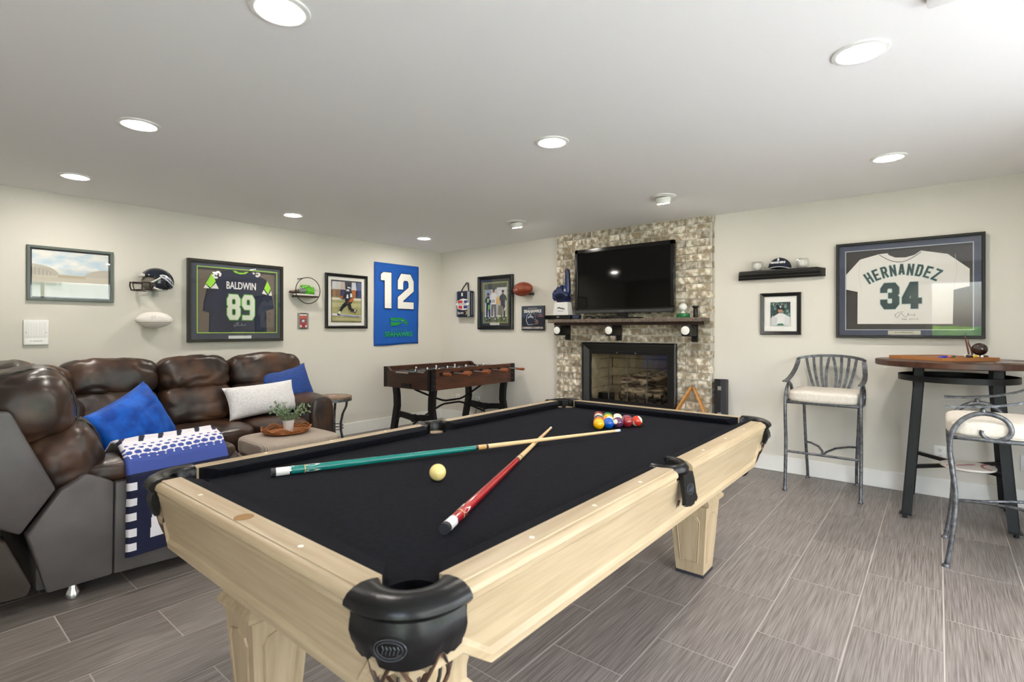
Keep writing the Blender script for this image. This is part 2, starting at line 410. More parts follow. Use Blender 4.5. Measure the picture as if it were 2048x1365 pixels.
# ------------------------------------------------------------------ the garden seen in the reflections
b = B(); b.box((XR+.15, -25, -.3), (45, 30, -.14)); b.box((-30, -30, -.3), (XR+.15, YB-.15, -.14))
gg = B(); gg.box((XR+.15, -3.5, -.14), (8.2, 7.5, -.06)); gg.box((-6, -4.6, -.14), (XR+.15, YB-.15, -.06)); struct(build(gg, 'bounce_patio', mat('pale concrete', 'c3c5c8', .9)))  # unseen pale paving added to bounce sunlight up onto the ceiling
g = build(b, 'lawn', mat('grass', '4d6b2a', .9, var='6f8a3c', vscale=3)); struct(g)
M_hedge = mat('hedge leaves', '4f7a2c', .8, var='86a84a', vscale=12, bump=.8, bscale=20)
def hedge(loc, size, label, seed):
    b = B(); b.sup((0, 0, size[2]/2), size, .45, n=22, wr=.22, wf=3.2, seed=seed)
    o = build(b, 'garden_hedge', M_hedge, smooth=80); o.location = loc; tag(o, label, 'hedge', 'hedges in the garden'); return o
hedge((9.2, 1.4, -.14), (1.2, 4.5, 1.7), 'clipped green hedge outside the sliding glass door', 1)
hedge((.6, -5.6, -.14), (4.5, 1.2, 1.5), 'clipped green hedge outside the single glass door', 2)
hs_ = empty('white_house', (16, 4, -.14), 'white neighbouring house with balcony reflected in the picture glass', 'house')
Mh = mat('white render', 'e8e6e2', .8)
b = B(); b.box((15, -6, -.14), (19, 10, 5.2)); build(b, 'wall', Mh, hs_, world=True)
b = B(); b.prism([(-2.6, 5.2), (2.6, 5.2), (0, 6.8)], -6.4, 10.4, Matrix(((1, 0, 0, 17), (0, 0, 1, 0), (0, 1, 0, 0), (0, 0, 0, 1)))); build(b, 'roof', mat('red roof', '8a4a3c', .8), hs_, world=True)
b = B(); b.box((13.8, -3, 2.3), (15, 7, 2.5)); build(b, 'balcony_slab', Mh, hs_, world=True)
for k in range(26):
    b = B(); b.box((13.84, -3+.4*k-.02, 2.5), (13.88, -3+.4*k+.02, 3.4)); build(b, 'baluster', M_white, hs_, world=True)
b = B(); b.box((13.8, -3, 3.4), (13.92, 7, 3.48)); build(b, 'rail', M_white, hs_, world=True)
for y in (-4, -.5, 3, 6.5):
    for z in (.6, 2.9):
        b = B(); b.box((14.97, y, z), (15.0, y+1.6, z+1.4)); w_ = build(b, 'window', M_white, hs_, world=True)
        b = B(); b.box((14.94, y+.1, z+.1), (14.97, y+1.5, z+1.3)); build(b, 'pane', cm('5d6a76', .1), w_, world=False).location = -Vector((16, 4, -.14))

# ================================================================== ceiling lamps
M_lens = bpy.data.materials.new('lamp lens'); M_lens.use_nodes = True
_p = M_lens.node_tree.nodes['Principled BSDF']; _p.inputs['Base Color'].default_value = (1, 1, 1, 1); _p.inputs['Emission Color'].default_value = (1, .93, .84, 1); _p.inputs['Emission Strength'].default_value = LAMP
def can_light(x, y, label):
    o = empty('recessed_light', (x, y, H), label, 'ceiling light', 'recessed ceiling lights')
    b = B(); b.lathe([(.102, 0), (.100, -.006), (.088, -.009), (.072, -.007), (.066, .0), (.066, .03), (.104, .03)], 36); build(b, 'trim_ring', M_trim, o, smooth=50)
    b = B(); b.lathe([(.0, -.014), (.02, -.0132), (.04, -.0105), (.056, -.006), (.066, -.001), (.066, .004), (0, .004)], 32); build(b, 'lens', M_lens, o)
for x, y, l in ((-1.803, .903, 'recessed light at the top edge of the picture above the pool table'), (-3.411, .913, 'recessed light left of centre between the top edge and the left wall'),
                (-4.93, .924, 'recessed light in the ceiling above the framed stadium picture and helmet'), (-4.925, 2.594, 'recessed light in the ceiling above the green shoe and its ring shelf'),
                (-4.93, 4.29, 'small far recessed light near the corner above the blue number banner'), (-1.802, 2.578, 'recessed light in the middle of the ceiling above the pool table'),
                (-.246, 2.541, 'large recessed light at the upper right of the ceiling'), (-.252, 4.214, 'recessed light on the right, above the framed white jersey')):
    can_light(x, y, l)
def eyeball(x, y, label, aim):
    o = empty('eyeball_light', (x, y, H), label, 'ceiling light', 'eyeball ceiling lights')
    b = B(); b.lathe([(.108, 0), (.106, -.006), (.09, -.012), (.062, -.014), (.062, .0)], 36); build(b, 'trim_ring', M_trim, o, smooth=50)
    b = B(); b.lathe([(.062, -.008), (.064, -.03), (.060, -.056), (.056, -.060), (.048, -.058), (.046, -.05)], 32, Matrix.Rotation(aim, 4, 'X')); build(b, 'eyeball', M_trim, o, smooth=50)
    b = B(); b.lathe([(0, -.064), (.047, -.063), (.049, -.056), (0, -.050)], 28, Matrix.Rotation(aim, 4, 'X')); build(b, 'lens', M_lens, o)
eyeball(-3.425, 4.252, 'eyeball ceiling light left of the brick chimney', R(12)); eyeball(-1.808, 4.229, 'eyeball ceiling light above the right part of the brick chimney', R(12))
b = B(); b.box((-.05, -.05, -.025), (.05, .05, 0), .010, 2)
o = build(b, 'smoke_detector', M_white, smooth=40); o.location = (.02, 2.262, H); tag(o, 'white smoke detector cut by the top edge at the upper right', 'smoke detector')
# ================================================================== pool table (local origin on the floor below its centre)
PT = empty('pool_table', (-1.389, 1.824, 0), 'pale maple pool table with black cloth and leather pockets', 'pool table')
ZR, ZC = .82, .78            # rail top, cloth
PW, PL = .571, 1.1425        # half playing field
OW, OL = .677, 1.282         # half outer size on the rail top
b = B(); pts = []
def notch(cx, cy, rr, a0, a1, k=10): return [(cx+rr*math.cos(R(a0+(a1-a0)*i/k)), cy+rr*math.sin(R(a0+(a1-a0)*i/k))) for i in range(k+1)]
qx, qy = PW+.05, PL+.05
pts += [(qx, -PL+.045)] + [] + [(qx, -.06)] + notch(PW+.045, 0, .055, 270, 90) + [(qx, .06), (qx, PL-.045)] + notch(PW+.009, PL+.010, .058, -48, -222) + [(PW-.045, qy), (-PW+.045, qy)] + notch(-PW-.009, PL+.010, .058, 42, -132) + [(-qx, PL-.045), (-qx, .06)] + notch(-PW-.045, 0, .055, 90, -90) + [(-qx, -.06), (-qx, -PL+.045)] + notch(-PW-.009, -PL-.010, .058, 132, -42) + [(-PW+.045, -qy), (PW-.045, -qy)] + notch(PW+.009, -PL-.010, .058, 222, 48)
b.prism(pts, ZC-.03, ZC); build(b, 'slate_bed', M_felt, PT)
# rail profile, (distance outward from the playing field, z)
wood = [(.05, ZC-.02), (.05, ZR), (.101, ZR), (.105, ZR-.0015), (.106, ZR-.005), (.112, ZR-.0065), (.118, ZR-.010), (.122, ZR-.016), (.124, ZR-.024), (.122, ZR-.030), (.117, ZR-.033), (.117, ZR-.043), (.112, ZR-.047), (.108, ZR-.05), (.100, ZC-.03)]
cush = [(.052, ZC-.004), (.052, ZR-.001), (.03, ZR-.003), (.004, ZR-.008), (0, ZR-.012), (.014, ZC+.004), (.02, ZC-.004)]
def rail_piece(side, a0, a1, profile, c0=0, c1=0):
    # side: ('x',+1) etc; runs along the other axis from a0 to a1; c0/c1: how much the ends are cut back at the nose
    ax, sg = side; rs = []
    for a, c in ((a0, c0), (a1, c1)):
        ring = []
        for d, z in profile:
            t = a + c * (1 - min(1, d/.05))
            ring.append(((PW + d)*sg, t, z) if ax == 'x' else (t, (PL + d)*sg, z))
        rs.append(ring)
    return rs
segs = []
PC, PS = .085, .068          # wood stops short of the corners / side pockets
for sg in (1, -1):
    segs += [(('x', sg), -PL+.027, -PS), (('x', sg), PS, PL-.027), (('y', sg), -PW+.032, PW-.032)]
for side, a0, a1 in segs:
    b = B(); b.rings(rail_piece(side, a0, a1, wood)); build(b, 'rail', M_maple if side[0] == 'x' else M_maplex, PT, smooth=28)
    b = B()
    e0 = a0 + (.004 if abs(a0) > .2 else .006); e1 = a1 - (.004 if abs(a1) > .2 else .006)
    s0 = .052 if abs(a0) > .2 else .02; s1 = .052 if abs(a1) > .2 else .02
    b.rings(rail_piece(side, e0, e1, cush, s0, -s1)); build(b, 'cushion', M_felt, PT, smooth=30)
# sights
sl = 2*PL/8
for sg in (1, -1):
    for k in (-3, -2, -1, 1, 2, 3):
        b = B(); b.lathe([(0, .0), (.0065, 0), (.0065, .0012), (0, .0012)], 12); o = build(b, 'sight', cm('f2ead8', .3), PT); o.location = ((PW+.085)*sg, sl*k, ZR-.0006)
    for k in (-1, 1):
        b = B(); b.lathe([(0, .0), (.0065, 0), (.0065, .0012), (0, .0012)], 12); o = build(b, 'sight', cm('f2ead8', .3), PT); o.location = (sl*k, (PL+.082)*sg, ZR-.0006)
b = B(); b.lathe([(0, 0), (.024, 0), (.024, .0012), (0, .0012)], 24); o = build(b, 'chalk_recess', mat('recess wood', '8a6432', .6), PT); o.location = (0, -(PL+.082), ZR-.0006)
# apron boards: shallow at the ends, deeper between the legs
def apron(ax, sg, half, outw):
    b = B(); rs = []
    n = 28
    for i in range(n+1):
        t = -half + 2*half*i/n
        u = abs(t)/half
        zb = .602 if u < .88 else (.602 + (.665-.602)*min(1, (u-.88)/.05))
        prof = [(outw-.012, ZR-.046), (outw-.026, .72), (outw-.038, zb+.035), (outw-.03, zb+.022), (outw-.032, zb+.004), (outw-.05, zb), (outw-.075, zb), (outw-.075, ZR-.046)]
        rs.append([(p*sg, t, z) if ax == 'x' else (t, p*sg, z) for p, z in prof])
    b.rings(rs); return b
for sg in (1, -1):
    build(apron('x', sg, PL+.034, PW+.126), 'apron', M_maple, PT, smooth=35)
    build(apron('y', sg, PW+.034, PL+.126), 'apron', M_maplex, PT, smooth=35)
b = B(); b.box((-PW-.05, -PL-.05, .64), (PW+.05, PL+.05, ZC-.034)); build(b, 'frame', M_maple, PT)
# legs
def leg(x, y):
    L = build(leg_b(), 'leg', M_leg, PT, smooth=30); L.location = (x, y, 0)
    b = B(); b.box((-.074, -.074, 0), (.074, .074, .016)); build(b, 'foot_pad', cm('2a2b33', .6), L)
    for k in range(4):
        b = B(); h0, h1 = .075, .345
        def hw(z): return .0725 + (.10-.0725)*(z-.016)/(.38-.016)
        pts = []
        for z in (h0, .30): pts.append((hw(z)-.03, z))
        pts += [((hw(.34)-.03)*.75, .325), (0, .338), (-(hw(.34)-.03)*.75, .325)]
        for z in (.30, h0): pts.append((-(hw(z)-.03), z))
        outer = pts; inner = [(x*.84 if abs(x) > .01 else 0, .205+(z-.205)*.94) for x, z in pts]
        def P(x, z, o): # point on the sloping face
            f = hw(z) + o; return (x, -f, z)
        n = len(pts)
        ro = [P(x, z, .0005) for x, z in outer]; r1 = [P(.205*0 + x*.95, .205+(z-.205)*.98, -.006) for x, z in outer]; r2 = [P(x, z, .004) for x, z in inner]
        groove = B()
        vs_ = [[b.bm.verts.new(p) for p in r] for r in (ro, [P(x*.97, .205+(z-.205)*.985, .006) for x, z in outer], [P(x*.9, .205+(z-.205)*.965, .0015) for x, z in outer], r2)]
        for a, c in zip(vs_[:-1], vs_[1:]):
            for i in range(n): b.bm.faces.new([a[i], a[(i+1) % n], c[(i+1) % n], c[i]])
        b.bm.faces.new(vs_[-1])
        o = build(b, 'leg_panel', M_leg, L, smooth=25); o.rotation_euler = (0, 0, k*PI/2)
def leg_b():
    b = B()
    def ring(h, z): return [(-h, -h, z), (h, -h, z), (h, h, z), (-h, h, z)]
    b.rings([ring(.0725, .016), ring(.10, .38), ring(.108, .385), ring(.118, .395), ring(.120, .408), ring(.112, .418), ring(.104, .428), ring(.104, .46), ring(.112, .50), ring(.135, .545), ring(.16, .61), ring(.16, .65)])
    return b
M_leg = mat('pale maple leg', 'a69275', .38, var='b4a285', vscale=5, vstretch=(8, 8, .6), spec=.4)
for sx in (1, -1):
    for sy in (1, -1): leg(.365*sx, .986*sy)
# pockets
def strap_net(b, c, r0, z0, depth, out, n=6):
    # basket of leather strips below a pocket, sagging inwards
    cx, cy = c
    for k in range(n):
        for tw in (.55, -.55):
            pts = []
            for i in range(9):
                t = i/8; a = 2*PI*k/n + tw*t*2; r = r0*(1 - .12*t - .45*t**3)
                pts.append((cx + r*math.cos(a) - out[0]*.05*t, cy + r*math.sin(a) - out[1]*.05*t, z0 - depth*t))
            b.tube(pts, .0042, 5)
def pocket_corner(sx, sy):
    r = empty('corner_pocket', (0, 0, 0)); r.parent = PT
    def P(x, y, z): return (x*sx, y*sy, z)          # built for the +x +y corner, mirrored to the others
    c = (PW+.009, PL+.010); oc = (PW+.002, PL+.002)
    ia0, ia1 = R(-38), R(128)
    n = 28; b = B(); rs = []
    for i in range(n+1):
        t = i/n
        a = ia0 + (ia1-ia0)*t; pin = Vector((c[0]+.060*math.cos(a), c[1]+.060*math.sin(a)))
        if t < .12: po = Vector((oc[0]+.137, oc[1]-.032*(1-t/.12)))
        elif t > .88: po = Vector((oc[0]-.032*((t-.88)/.12), oc[1]+.137))
        else: q = (t-.12)/.76*PI/2; po = Vector((oc[0]+.137*math.cos(q), oc[1]+.137*math.sin(q)))
        d = (po-pin); L = d.length; d /= L
        pr = [(0, ZR-.06), (0, ZR-.006), (.006, ZR+.001), (.020, ZR+.005), (L*.55, ZR+.006), (L-.022, ZR+.003), (L-.008, ZR-.004), (L, ZR-.014), (L+.001, ZR-.022), (L-.005, ZR-.030), (L-.014, ZR-.036), (L-.016, ZR-.06)]
        ring = [P(*(pin + d*k), z) for k, z in pr]
        rs.append(ring if sx*sy > 0 else ring)
    b.rings(rs); build(b, 'pocket_rim', M_leatherB, r, smooth=40)
    b = B(); rs = []; m = 26
    def outer(t, ro):
        if t < .10: return (oc[0]+ro, oc[1]-.026*(1-t/.10)), 0
        if t > .90: return (oc[0]-.026*((t-.90)/.10), oc[1]+ro), PI/2
        q = (t-.10)/.80*PI/2; return (oc[0]+ro*math.cos(q), oc[1]+ro*math.sin(q)), q
    for i in range(m+1):
        t = i/m; q = abs(2*t-1)
        low = ZR - .128 + .022*q**2 + (.012 if .52 < q < .66 else 0) - (.006 if q > .8 else 0)
        ring = []
        for k in (0, .2, .45, .7, .9, 1):
            z = ZR-.034 + (low-(ZR-.034))*k; bul = .009*math.sin(PI*min(1, k*1.1)) - .008*k*k
            (x, y), _ = outer(t, .122+bul); ring.append(P(x, y, z))
        for k in (1, .5, 0):
            z = ZR-.034 + (low-(ZR-.034))*k; (x, y), _ = outer(t, .106); ring.append(P(x, y, z))
        rs.append(ring)
    b.rings(rs); build(b, 'shield', M_leatherB, r, smooth=60)
    a0 = PI/4 + (R(12) if sx*sy < 0 else -R(12))
    mir = 1 if sx*sy > 0 else -1
    emblem(r, lambda u, v: P(oc[0]+.1335*math.cos(a0+mir*u/.134), oc[1]+.1335*math.sin(a0+mir*u/.134), ZR-.078+v))
    cc_ = ((c[0]+.010)*sx, (c[1]+.010)*sy)
    b = B(); strap_net(b, cc_, .085, ZR-.11, .17, (sx*.6, sy*.6)); build(b, 'net', M_net, r, smooth=60)
    b = B(); b.lathe([(0, ZR-.30), (.03, ZR-.30), (.042, ZR-.285), (.042, ZR-.272), (0, ZR-.268)], 18, T(cc_[0]-sx*.03, cc_[1]-sy*.03)); build(b, 'net_cap', M_leatherB, r, smooth=50)
    b = B(); b.lathe([(.060, ZC-.034), (.060, ZC-.028), (0, ZC-.028), (0, ZC-.034)], 24, T(c[0]*sx, c[1]*sy)); build(b, 'pocket_well', M_black, r)
def emblem(r, f, s=1):
    b = B()
    for rx, ry in ((.030, .019), (.024, .014)):
        pts = [f(s*rx*math.cos(2*PI*i/28), s*ry*math.sin(2*PI*i/28)) for i in range(28)]
        b.tube(pts, .0011, 5, closed=True)
    for i in range(5):
        u = -.014 + .007*i
        b.tube([f(s*u, s*.007), f(s*(u+.004), s*.001)], .0013, 5); b.tube([f(s*(u+.002), -s*.001), f(s*u, -s*.008)], .0013, 5)
    build(b, 'emblem', mat('embossed leather', '3a3d42', .25), r, smooth=60)
M_net = mat('tan net leather', '5a3a26', .45, var='14100e', vscale=25)
def pocket_side(sx):
    r = empty('side_pocket', (0, 0, 0)); r.parent = PT
    c = ((PW+.045)*sx, 0)
    rin, rout = .056, .088
    prof = [(rin, ZR-.055), (rin-.002, ZR-.004), (rin+.005, ZR+.005), (rin+.016, ZR+.007), (rout-.010, ZR+.003), (rout, ZR-.010), (rout-.002, ZR-.028), (rout-.008, ZR-.034), (rout-.01, ZR-.055)]
    ang = 0 if sx > 0 else PI
    b = B(); rs = []
    for i in range(21):
        a = ang + R(-108 + 216*i/20)
        rs.append([(c[0] + math.cos(a)*d*.95, math.sin(a)*d, z) for d, z in prof])
    b.rings(rs); build(b, 'pocket_rim', M_leatherB, r, smooth=50)
    xo = (OW+.020)*sx
    pts = [(-.044, 0), (.044, 0), (.05, -.03), (.05, -.08), (.058, -.098), (.04, -.108), (.03, -.102), (.018, -.112), (-.018, -.112), (-.03, -.102), (-.04, -.108), (-.058, -.098), (-.05, -.08), (-.05, -.03)]
    tilt = Matrix.Rotation(R(-8)*sx, 4, 'Y')
    Mx = T(xo-.004*sx, 0, ZR-.026) @ tilt @ Matrix(((0, 0, sx, 0), (1, 0, 0, 0), (0, 1, 0, 0), (0, 0, 0, 1)))
    b = B(); b.prism(pts, -.004, .010, Mx); build(b, 'shield', M_leatherB, r, smooth=30)
    emblem(r, lambda u, v: tuple(Mx @ Vector((u, -.055+v, .0105))))
    b = B(); strap_net(b, (c[0]-.012*sx, 0), .066, ZR-.13, .15, (sx, 0)); build(b, 'net', M_net, r, smooth=60)
    b = B(); b.lathe([(0, ZR-.29), (.03, ZR-.29), (.042, ZR-.275), (.042, ZR-.262), (0, ZR-.258)], 18, T(c[0]-sx*.062, 0)); build(b, 'net_cap', M_leatherB, r, smooth=50)
    b = B(); b.lathe([(.056, ZC-.03), (.056, ZC-.022), (0, ZC-.022), (0, ZC-.03)], 24, T(c[0], 0)); build(b, 'pocket_well', M_black, r)
for sx in (1, -1):
    pocket_side(sx)
    for sy in (1, -1): pocket_corner(sx, sy)

# ------------------------------------------------------------------ balls and cues
BR = .0292
def ball(x, y, col, stripe, label, rot, num=True):
    b = B(); t = bmesh.new(); bmesh.ops.create_uvsphere(t, u_segments=28, v_segments=20, radius=BR)
    o = None
    for f in t.faces:
        z = f.calc_center_median().z / BR
        if stripe: f.material_index = 0 if abs(z) < .56 else 1
        else: f.material_index = 1 if (num and z > .90) else 0
    me = bpy.data.meshes.new('billiard_ball'); t.to_mesh(me); t.free(); me.shade_smooth()
    me.materials.append(mat('ball ' + col, col, .08, coat=.5)); me.materials.append(mat('ball ivory', 'ece2c6', .08, coat=.5))
    o = bpy.data.objects.new('billiard_ball', me); C.objects.link(o); o.location = (x, y, ZC + BR); o.rotation_euler = rot
    tag(o, label, 'billiard ball', 'racked billiard balls'); return o
ax_, ay_ = -1.381, 2.405; S_ = 2*BR + .0004
rack = {(0, 0): ('f2b50e', 0, 'solid yellow ball at the near point of the racked balls'),
 (1, 1): ('0c57b5', 0, 'solid blue ball second along the right side of the rack'), (1, 0): ('c8650f', 0, 'solid orange ball just behind the yellow one'),
 (2, 2): ('5d3357', 0, 'solid purple ball with its white number spot facing out'), (2, 1): ('e08a14', 1, 'orange and white striped ball in the middle of the rack'), (2, 0): ('1c4a52', 0, 'dark teal ball behind the yellow one on the left side'),
 (3, 3): ('8e1f26', 0, 'solid maroon ball fourth along the right side of the rack'), (3, 2): ('1a1a1c', 1, 'cream ball with a black band behind the purple one'), (3, 1): ('efae18', 0, 'second solid amber ball inside the rack'), (3, 0): ('8a2f22', 1, 'red brown striped ball on the left side of the rack'),
 (4, 4): ('c4321f', 1, 'red and white striped ball at the right end of the rack'), (4, 3): ('7b3056', 0, 'plum coloured ball in the back row'), (4, 2): ('1c6b3a', 1, 'green and white striped ball in the back row'), (4, 1): ('2f7d3a', 0, 'solid green ball in the back row'), (4, 0): ('8c2b2b', 0, 'dark red ball at the left end of the back row')}
rots = [(R(180), .3, 0), (R(160), .9, .4), (R(20), R(70), 1.), (R(75), 0, R(-5)), (.4, 1.0, .2), (2.6, .2, .3), (R(170), .5, .2), (.25, .1, 0), (2.4, .4, 1), (1.1, .6, .2), (R(20), R(58), R(60)), (2.2, .5, .2), (.5, .5, .1), (2.5, 0, .3), (2.8, .4, 0)]
keys = [(0, 0), (1, 0), (1, 1), (2, 2), (2, 1), (2, 0), (3, 3), (3, 2), (3, 1), (3, 0), (4, 4), (4, 3), (4, 2), (4, 1), (4, 0)]
for k, rt in zip(keys, rots):
    r_, j = k; col, st, lb = rack[k]
    ball(ax_ + (j - r_/2)*S_, ay_ + r_*S_*.866, col, st, lb, rt)
o = ball(-1.345, 1.233, 'e8d48a', 0, 'cream cue ball standing alone between the two cues', (0, 0, 0), False); del o['group']; o.name = 'cue_ball'
def cue(name, p0, p1, label, colour, accent):
    p0, p1 = Vector(p0), Vector(p1); d = p1 - p0; Ln = d.length
    q = Vector((0, 0, 1)).rotation_difference(d.normalized()).to_matrix()
    o = empty(name, p0, label, 'pool cue', None, rot=q)
    def rr(s): return .0150 - (.0150-.0062)*max(0, min(1, s/Ln*1.02))**.9
    def part(nm, s0, s1, m, k=6, grow=0):
        b = B(); b.lathe([(rr(s0+(s1-s0)*i/k) + grow, s0+(s1-s0)*i/k) for i in range(k+1)], 18); return build(b, nm, m, o, smooth=60)
    part('bumper', -.016, .0, cm('26282c', .6)); b = None
    part('butt_cap', 0, .045, cm('e9e6e2', .3)); part('butt_ring', .045, .05, M_chrome, grow=.0003)
    part('butt_sleeve', .05, .095, mat('cue ' + colour, colour, .12, coat=.6)); part('butt_ring', .095, .098, cm('d8b46a', .3), grow=.0003)
    part('butt', .098, Ln*.50, mat('cue ' + colour, colour, .12, coat=.6), 10)
    for a in range(4):
        b = B(); r0 = rr(.12) + .0003
        pts = []
        for i in range(9):
            t = i/8; w = .0055*math.sin(PI*t**.7) + .0004
            pts.append((a*PI/2, .10+.05*t, w))
        va = [b.bm.verts.new((math.cos(q_+w/r0)*r0, math.sin(q_+w/r0)*r0, z)) for q_, z, w in pts]; vb = [b.bm.verts.new((math.cos(q_-w/r0)*r0, math.sin(q_-w/r0)*r0, z)) for q_, z, w in pts]
        for i in range(8): b.bm.faces.new([va[i], va[i+1], vb[i+1], vb[i]])
        build(b, 'inlay', cm('eeeae0', .3), o)
    part('joint_ring', Ln*.50, Ln*.508, cm('1a1c22', .3), 1, .0004); part('joint_collar', Ln*.508, Ln*.532, cm(accent, .3), 2, .0003); part('joint_ring', Ln*.532, Ln*.538, cm('1a1c22', .3), 1, .0004)
    part('shaft', Ln*.538, Ln-.03, mat('cue shaft', 'dcb98a', .35), 6); part('ferrule', Ln-.03, Ln-.008, cm('eef0f4', .3), 2); part('tip', Ln-.008, Ln, cm('9fb6d8', .8), 2)
    return o
zc = ZC
cue('pool_cue', (-1.832, .902, zc+.0155), (-1.212, 2.317, zc+.0290), 'teal butted pool cue lying across the table on top of the other', '157a72', 'c89a5a')
cue('pool_cue', (-.981, .930, zc+.0155), (-1.581, 2.254, zc+.0068), 'red butted pool cue pointing away under the teal one', 'a30f1c', 'd0b080')
# ================================================================== brick fireplace
FP = empty('brick_fireplace', (-2.634, YF, 0), 'floor to ceiling brick fireplace with black framed glass doors', 'fireplace')
BX0, BX1, BYF = -3.554, -1.715, 5.19
b = B()
for lo, hi in (((BX0, BYF+.012, 0), (FX0, YF, H)), ((FX1, BYF+.012, 0), (BX1-.006, YF, H)), ((FX0, BYF+.012, FZ1), (FX1, YF, H)), ((FX0, BYF+.012, 0), (FX1, YF, FZ0))): b.box(lo, hi)
build(b, 'mortar_bed', M_mortar, FP, world=True)
PH, PWD = .0744, .247; JT = .010
bv = {}
def brick_mesh(w, k):
    key = (round(w, 3), k)
    if key not in bv:
        h, d = PH-JT, .062; rnd = random.Random(k*31+int(w*1000)); nx = max(2, int(w/.035)); nz = 2; b = B()
        g = [[b.bm.verts.new((-w/2 + w*i/nx, -(rnd.uniform(0, .009) if 0 < i < nx and 0 < j < nz else rnd.uniform(-.002, .002)), -h/2 + h*j/nz)) for j in range(nz+1)] for i in range(nx+1)]
        for i in range(nx):
            for j in range(nz): b.bm.faces.new([g[i][j], g[i+1][j], g[i+1][j+1], g[i][j+1]])
        bk = [b.bm.verts.new(p) for p in ((-w/2, d, -h/2), (w/2, d, -h/2), (w/2, d, h/2), (-w/2, d, h/2))]
        b.bm.faces.new([g[i][0] for i in range(nx, -1, -1)] + [bk[0], bk[1]]); b.bm.faces.new([g[i][nz] for i in range(nx+1)] + [bk[2], bk[3]])
        b.bm.faces.new([g[0][j] for j in range(nz+1)] + [bk[3], bk[0]]); b.bm.faces.new([g[nx][j] for j in range(nz, -1, -1)] + [bk[1], bk[2]])
        bmesh.ops.recalc_face_normals(b.bm, faces=b.bm.faces)
        me = bpy.data.meshes.new('brick'); b.bm.to_mesh(me); b.bm.free(); me.materials.append(M_brick); bv[key] = me
    return bv[key]
for r_ in range(5, 33):
    z = H - PH*(32-r_) - PH/2 - .004
    if z < .40: continue
    x = BX0 - (PWD/2 if r_ % 2 else 0) - .03; k = 0
    while x < BX1 - .02:
        a, c = max(x+JT/2, BX0), min(x+PWD-JT/2, BX1)
        x += PWD; k += 1
        if c - a < .03: continue
        if a > FX0-.03 and c < FX1+.03 and z < FZ1: continue
        if z < FZ1+.02:
            if a < FX0 < c: c = FX0
            if a < FX1 < c: a = FX1
            if c - a < .03: continue
        o = bpy.data.objects.new('brick', brick_mesh(c-a, (r_*7+k*3) % 5)); C.objects.link(o); o.parent = FP
        o.location = Vector(((a+c)/2, BYF + random.uniform(-.003, .003), z)) - FP.matrix_basis.translation
b = B(); b.box((BX0, 4.74, 0), (BX1, BYF+.01, .40), .008, 1); build(b, 'hearth', M_brick, FP, world=True)
# firebox
fb = B(); fb.box((FX0-.03, YF+.45, FZ0-.03), (FX1+.03, YF+.48, FZ1+.03)); fb.box((FX0-.03, BYF+.02, FZ0-.03), (FX1+.03, YF+.45, FZ0)); fb.box((FX0-.03, YF, FZ1), (FX1+.03, YF+.45, FZ1+.03))
fb.box((FX0-.04, YF, FZ0), (FX0-.004, YF+.45, FZ1)); fb.box((FX1+.004, YF, FZ0), (FX1+.04, YF+.45, FZ1))
fbx = build(fb, 'firebox', cm('3a362f', .9), FP, world=True)
for j in range(6):
    z0 = FZ0 + .108*j
    for side in (0, 1):
        y = BYF + .03 - (.115 if j % 2 else 0)
        while y < YF+.45:
            a, c = max(y, BYF+.03)+.003, min(y+.23, YF+.45)-.003; y += .23
            if c-a < .03: continue
            b = B(); xs = (FX0-.006, FX0+.014) if side == 0 else (FX1-.014, FX1+.006)
            b.box((xs[0], a, z0+.003), (xs[1], c, z0+.105)); build(b, 'fire_brick', M_firebrick, FP, world=True)
    x = FX0 + .014 - (.115 if j % 2 else 0)
    while x < FX1-.014:
        a, c = max(x, FX0+.014)+.003, min(x+.23, FX1-.014)-.003; x += .23
        if c-a < .03: continue
        b = B(); b.box((a, YF+.432, z0+.003), (c, YF+.452, z0+.105)); build(b, 'fire_brick', M_firebrick, FP, world=True)
# black metal surround with folding glass doors
def sweep_rect(b, x0, z0, x1, z1, prof):
    # prof: (inset, out) ; local x,y rectangle, z outward
    rs = []
    for sx, sy in ((0, 0), (1, 0), (1, 1), (0, 1)):
        rs.append([((x0+i if sx == 0 else x1-i), (z0+i if sy == 0 else z1-i), o) for i, o in prof])
    b.rings(rs, closed=True)
    return b
SUR = empty('surround', (0, 0, 0)); SUR.parent = FP; SUR.matrix_basis = Matrix.Translation((2.634, -(YF-BYF), 0)) @ ROT_F.to_4x4()
sz0, sz1 = .405, 1.163
b = B(); sweep_rect(b, -3.178, sz0, -2.064, sz1, [(0, -.004), (0, .045), (.012, .055), (.03, .055), (.085, .022), (.10, .022), (.10, -.004)])
o = build(b, 'surround_frame', M_black, SUR, smooth=30)
ix0, ix1, iz0, iz1 = -3.078, -2.164, sz0+.10, sz1-.10
for q0, q1 in ((iz1-.03, iz1+.004), (iz0-.004, iz0+.02)):
    b = B(); b.box((ix0, q0, .002), (ix1, q1, .02)); build(b, 'door_track', M_blackm, SUR)
dw = (ix1-ix0)/4
for k in range(4):
    b = B(); b.box((ix0+dw*k+.002, iz0+.015, .004), (ix0+dw*(k+1)-.002, iz1-.028, .010)); g_ = build(b, 'glass_door', M_fglass, SUR)
    b = B(); b.box((ix0+dw*(k+1)-.003, iz0+.015, .002), (ix0+dw*(k+1)+.003, iz1-.028, .014)); e_ = build(b, 'door_edge', M_chrome, SUR)
for x in (-2.634-.1, -2.634+.12):
    b = B(); b.cyl((x, iz1-.012, .018), (x, iz1-.012, .036), .008); o = build(b, 'handle', M_chrome, SUR, smooth=40)
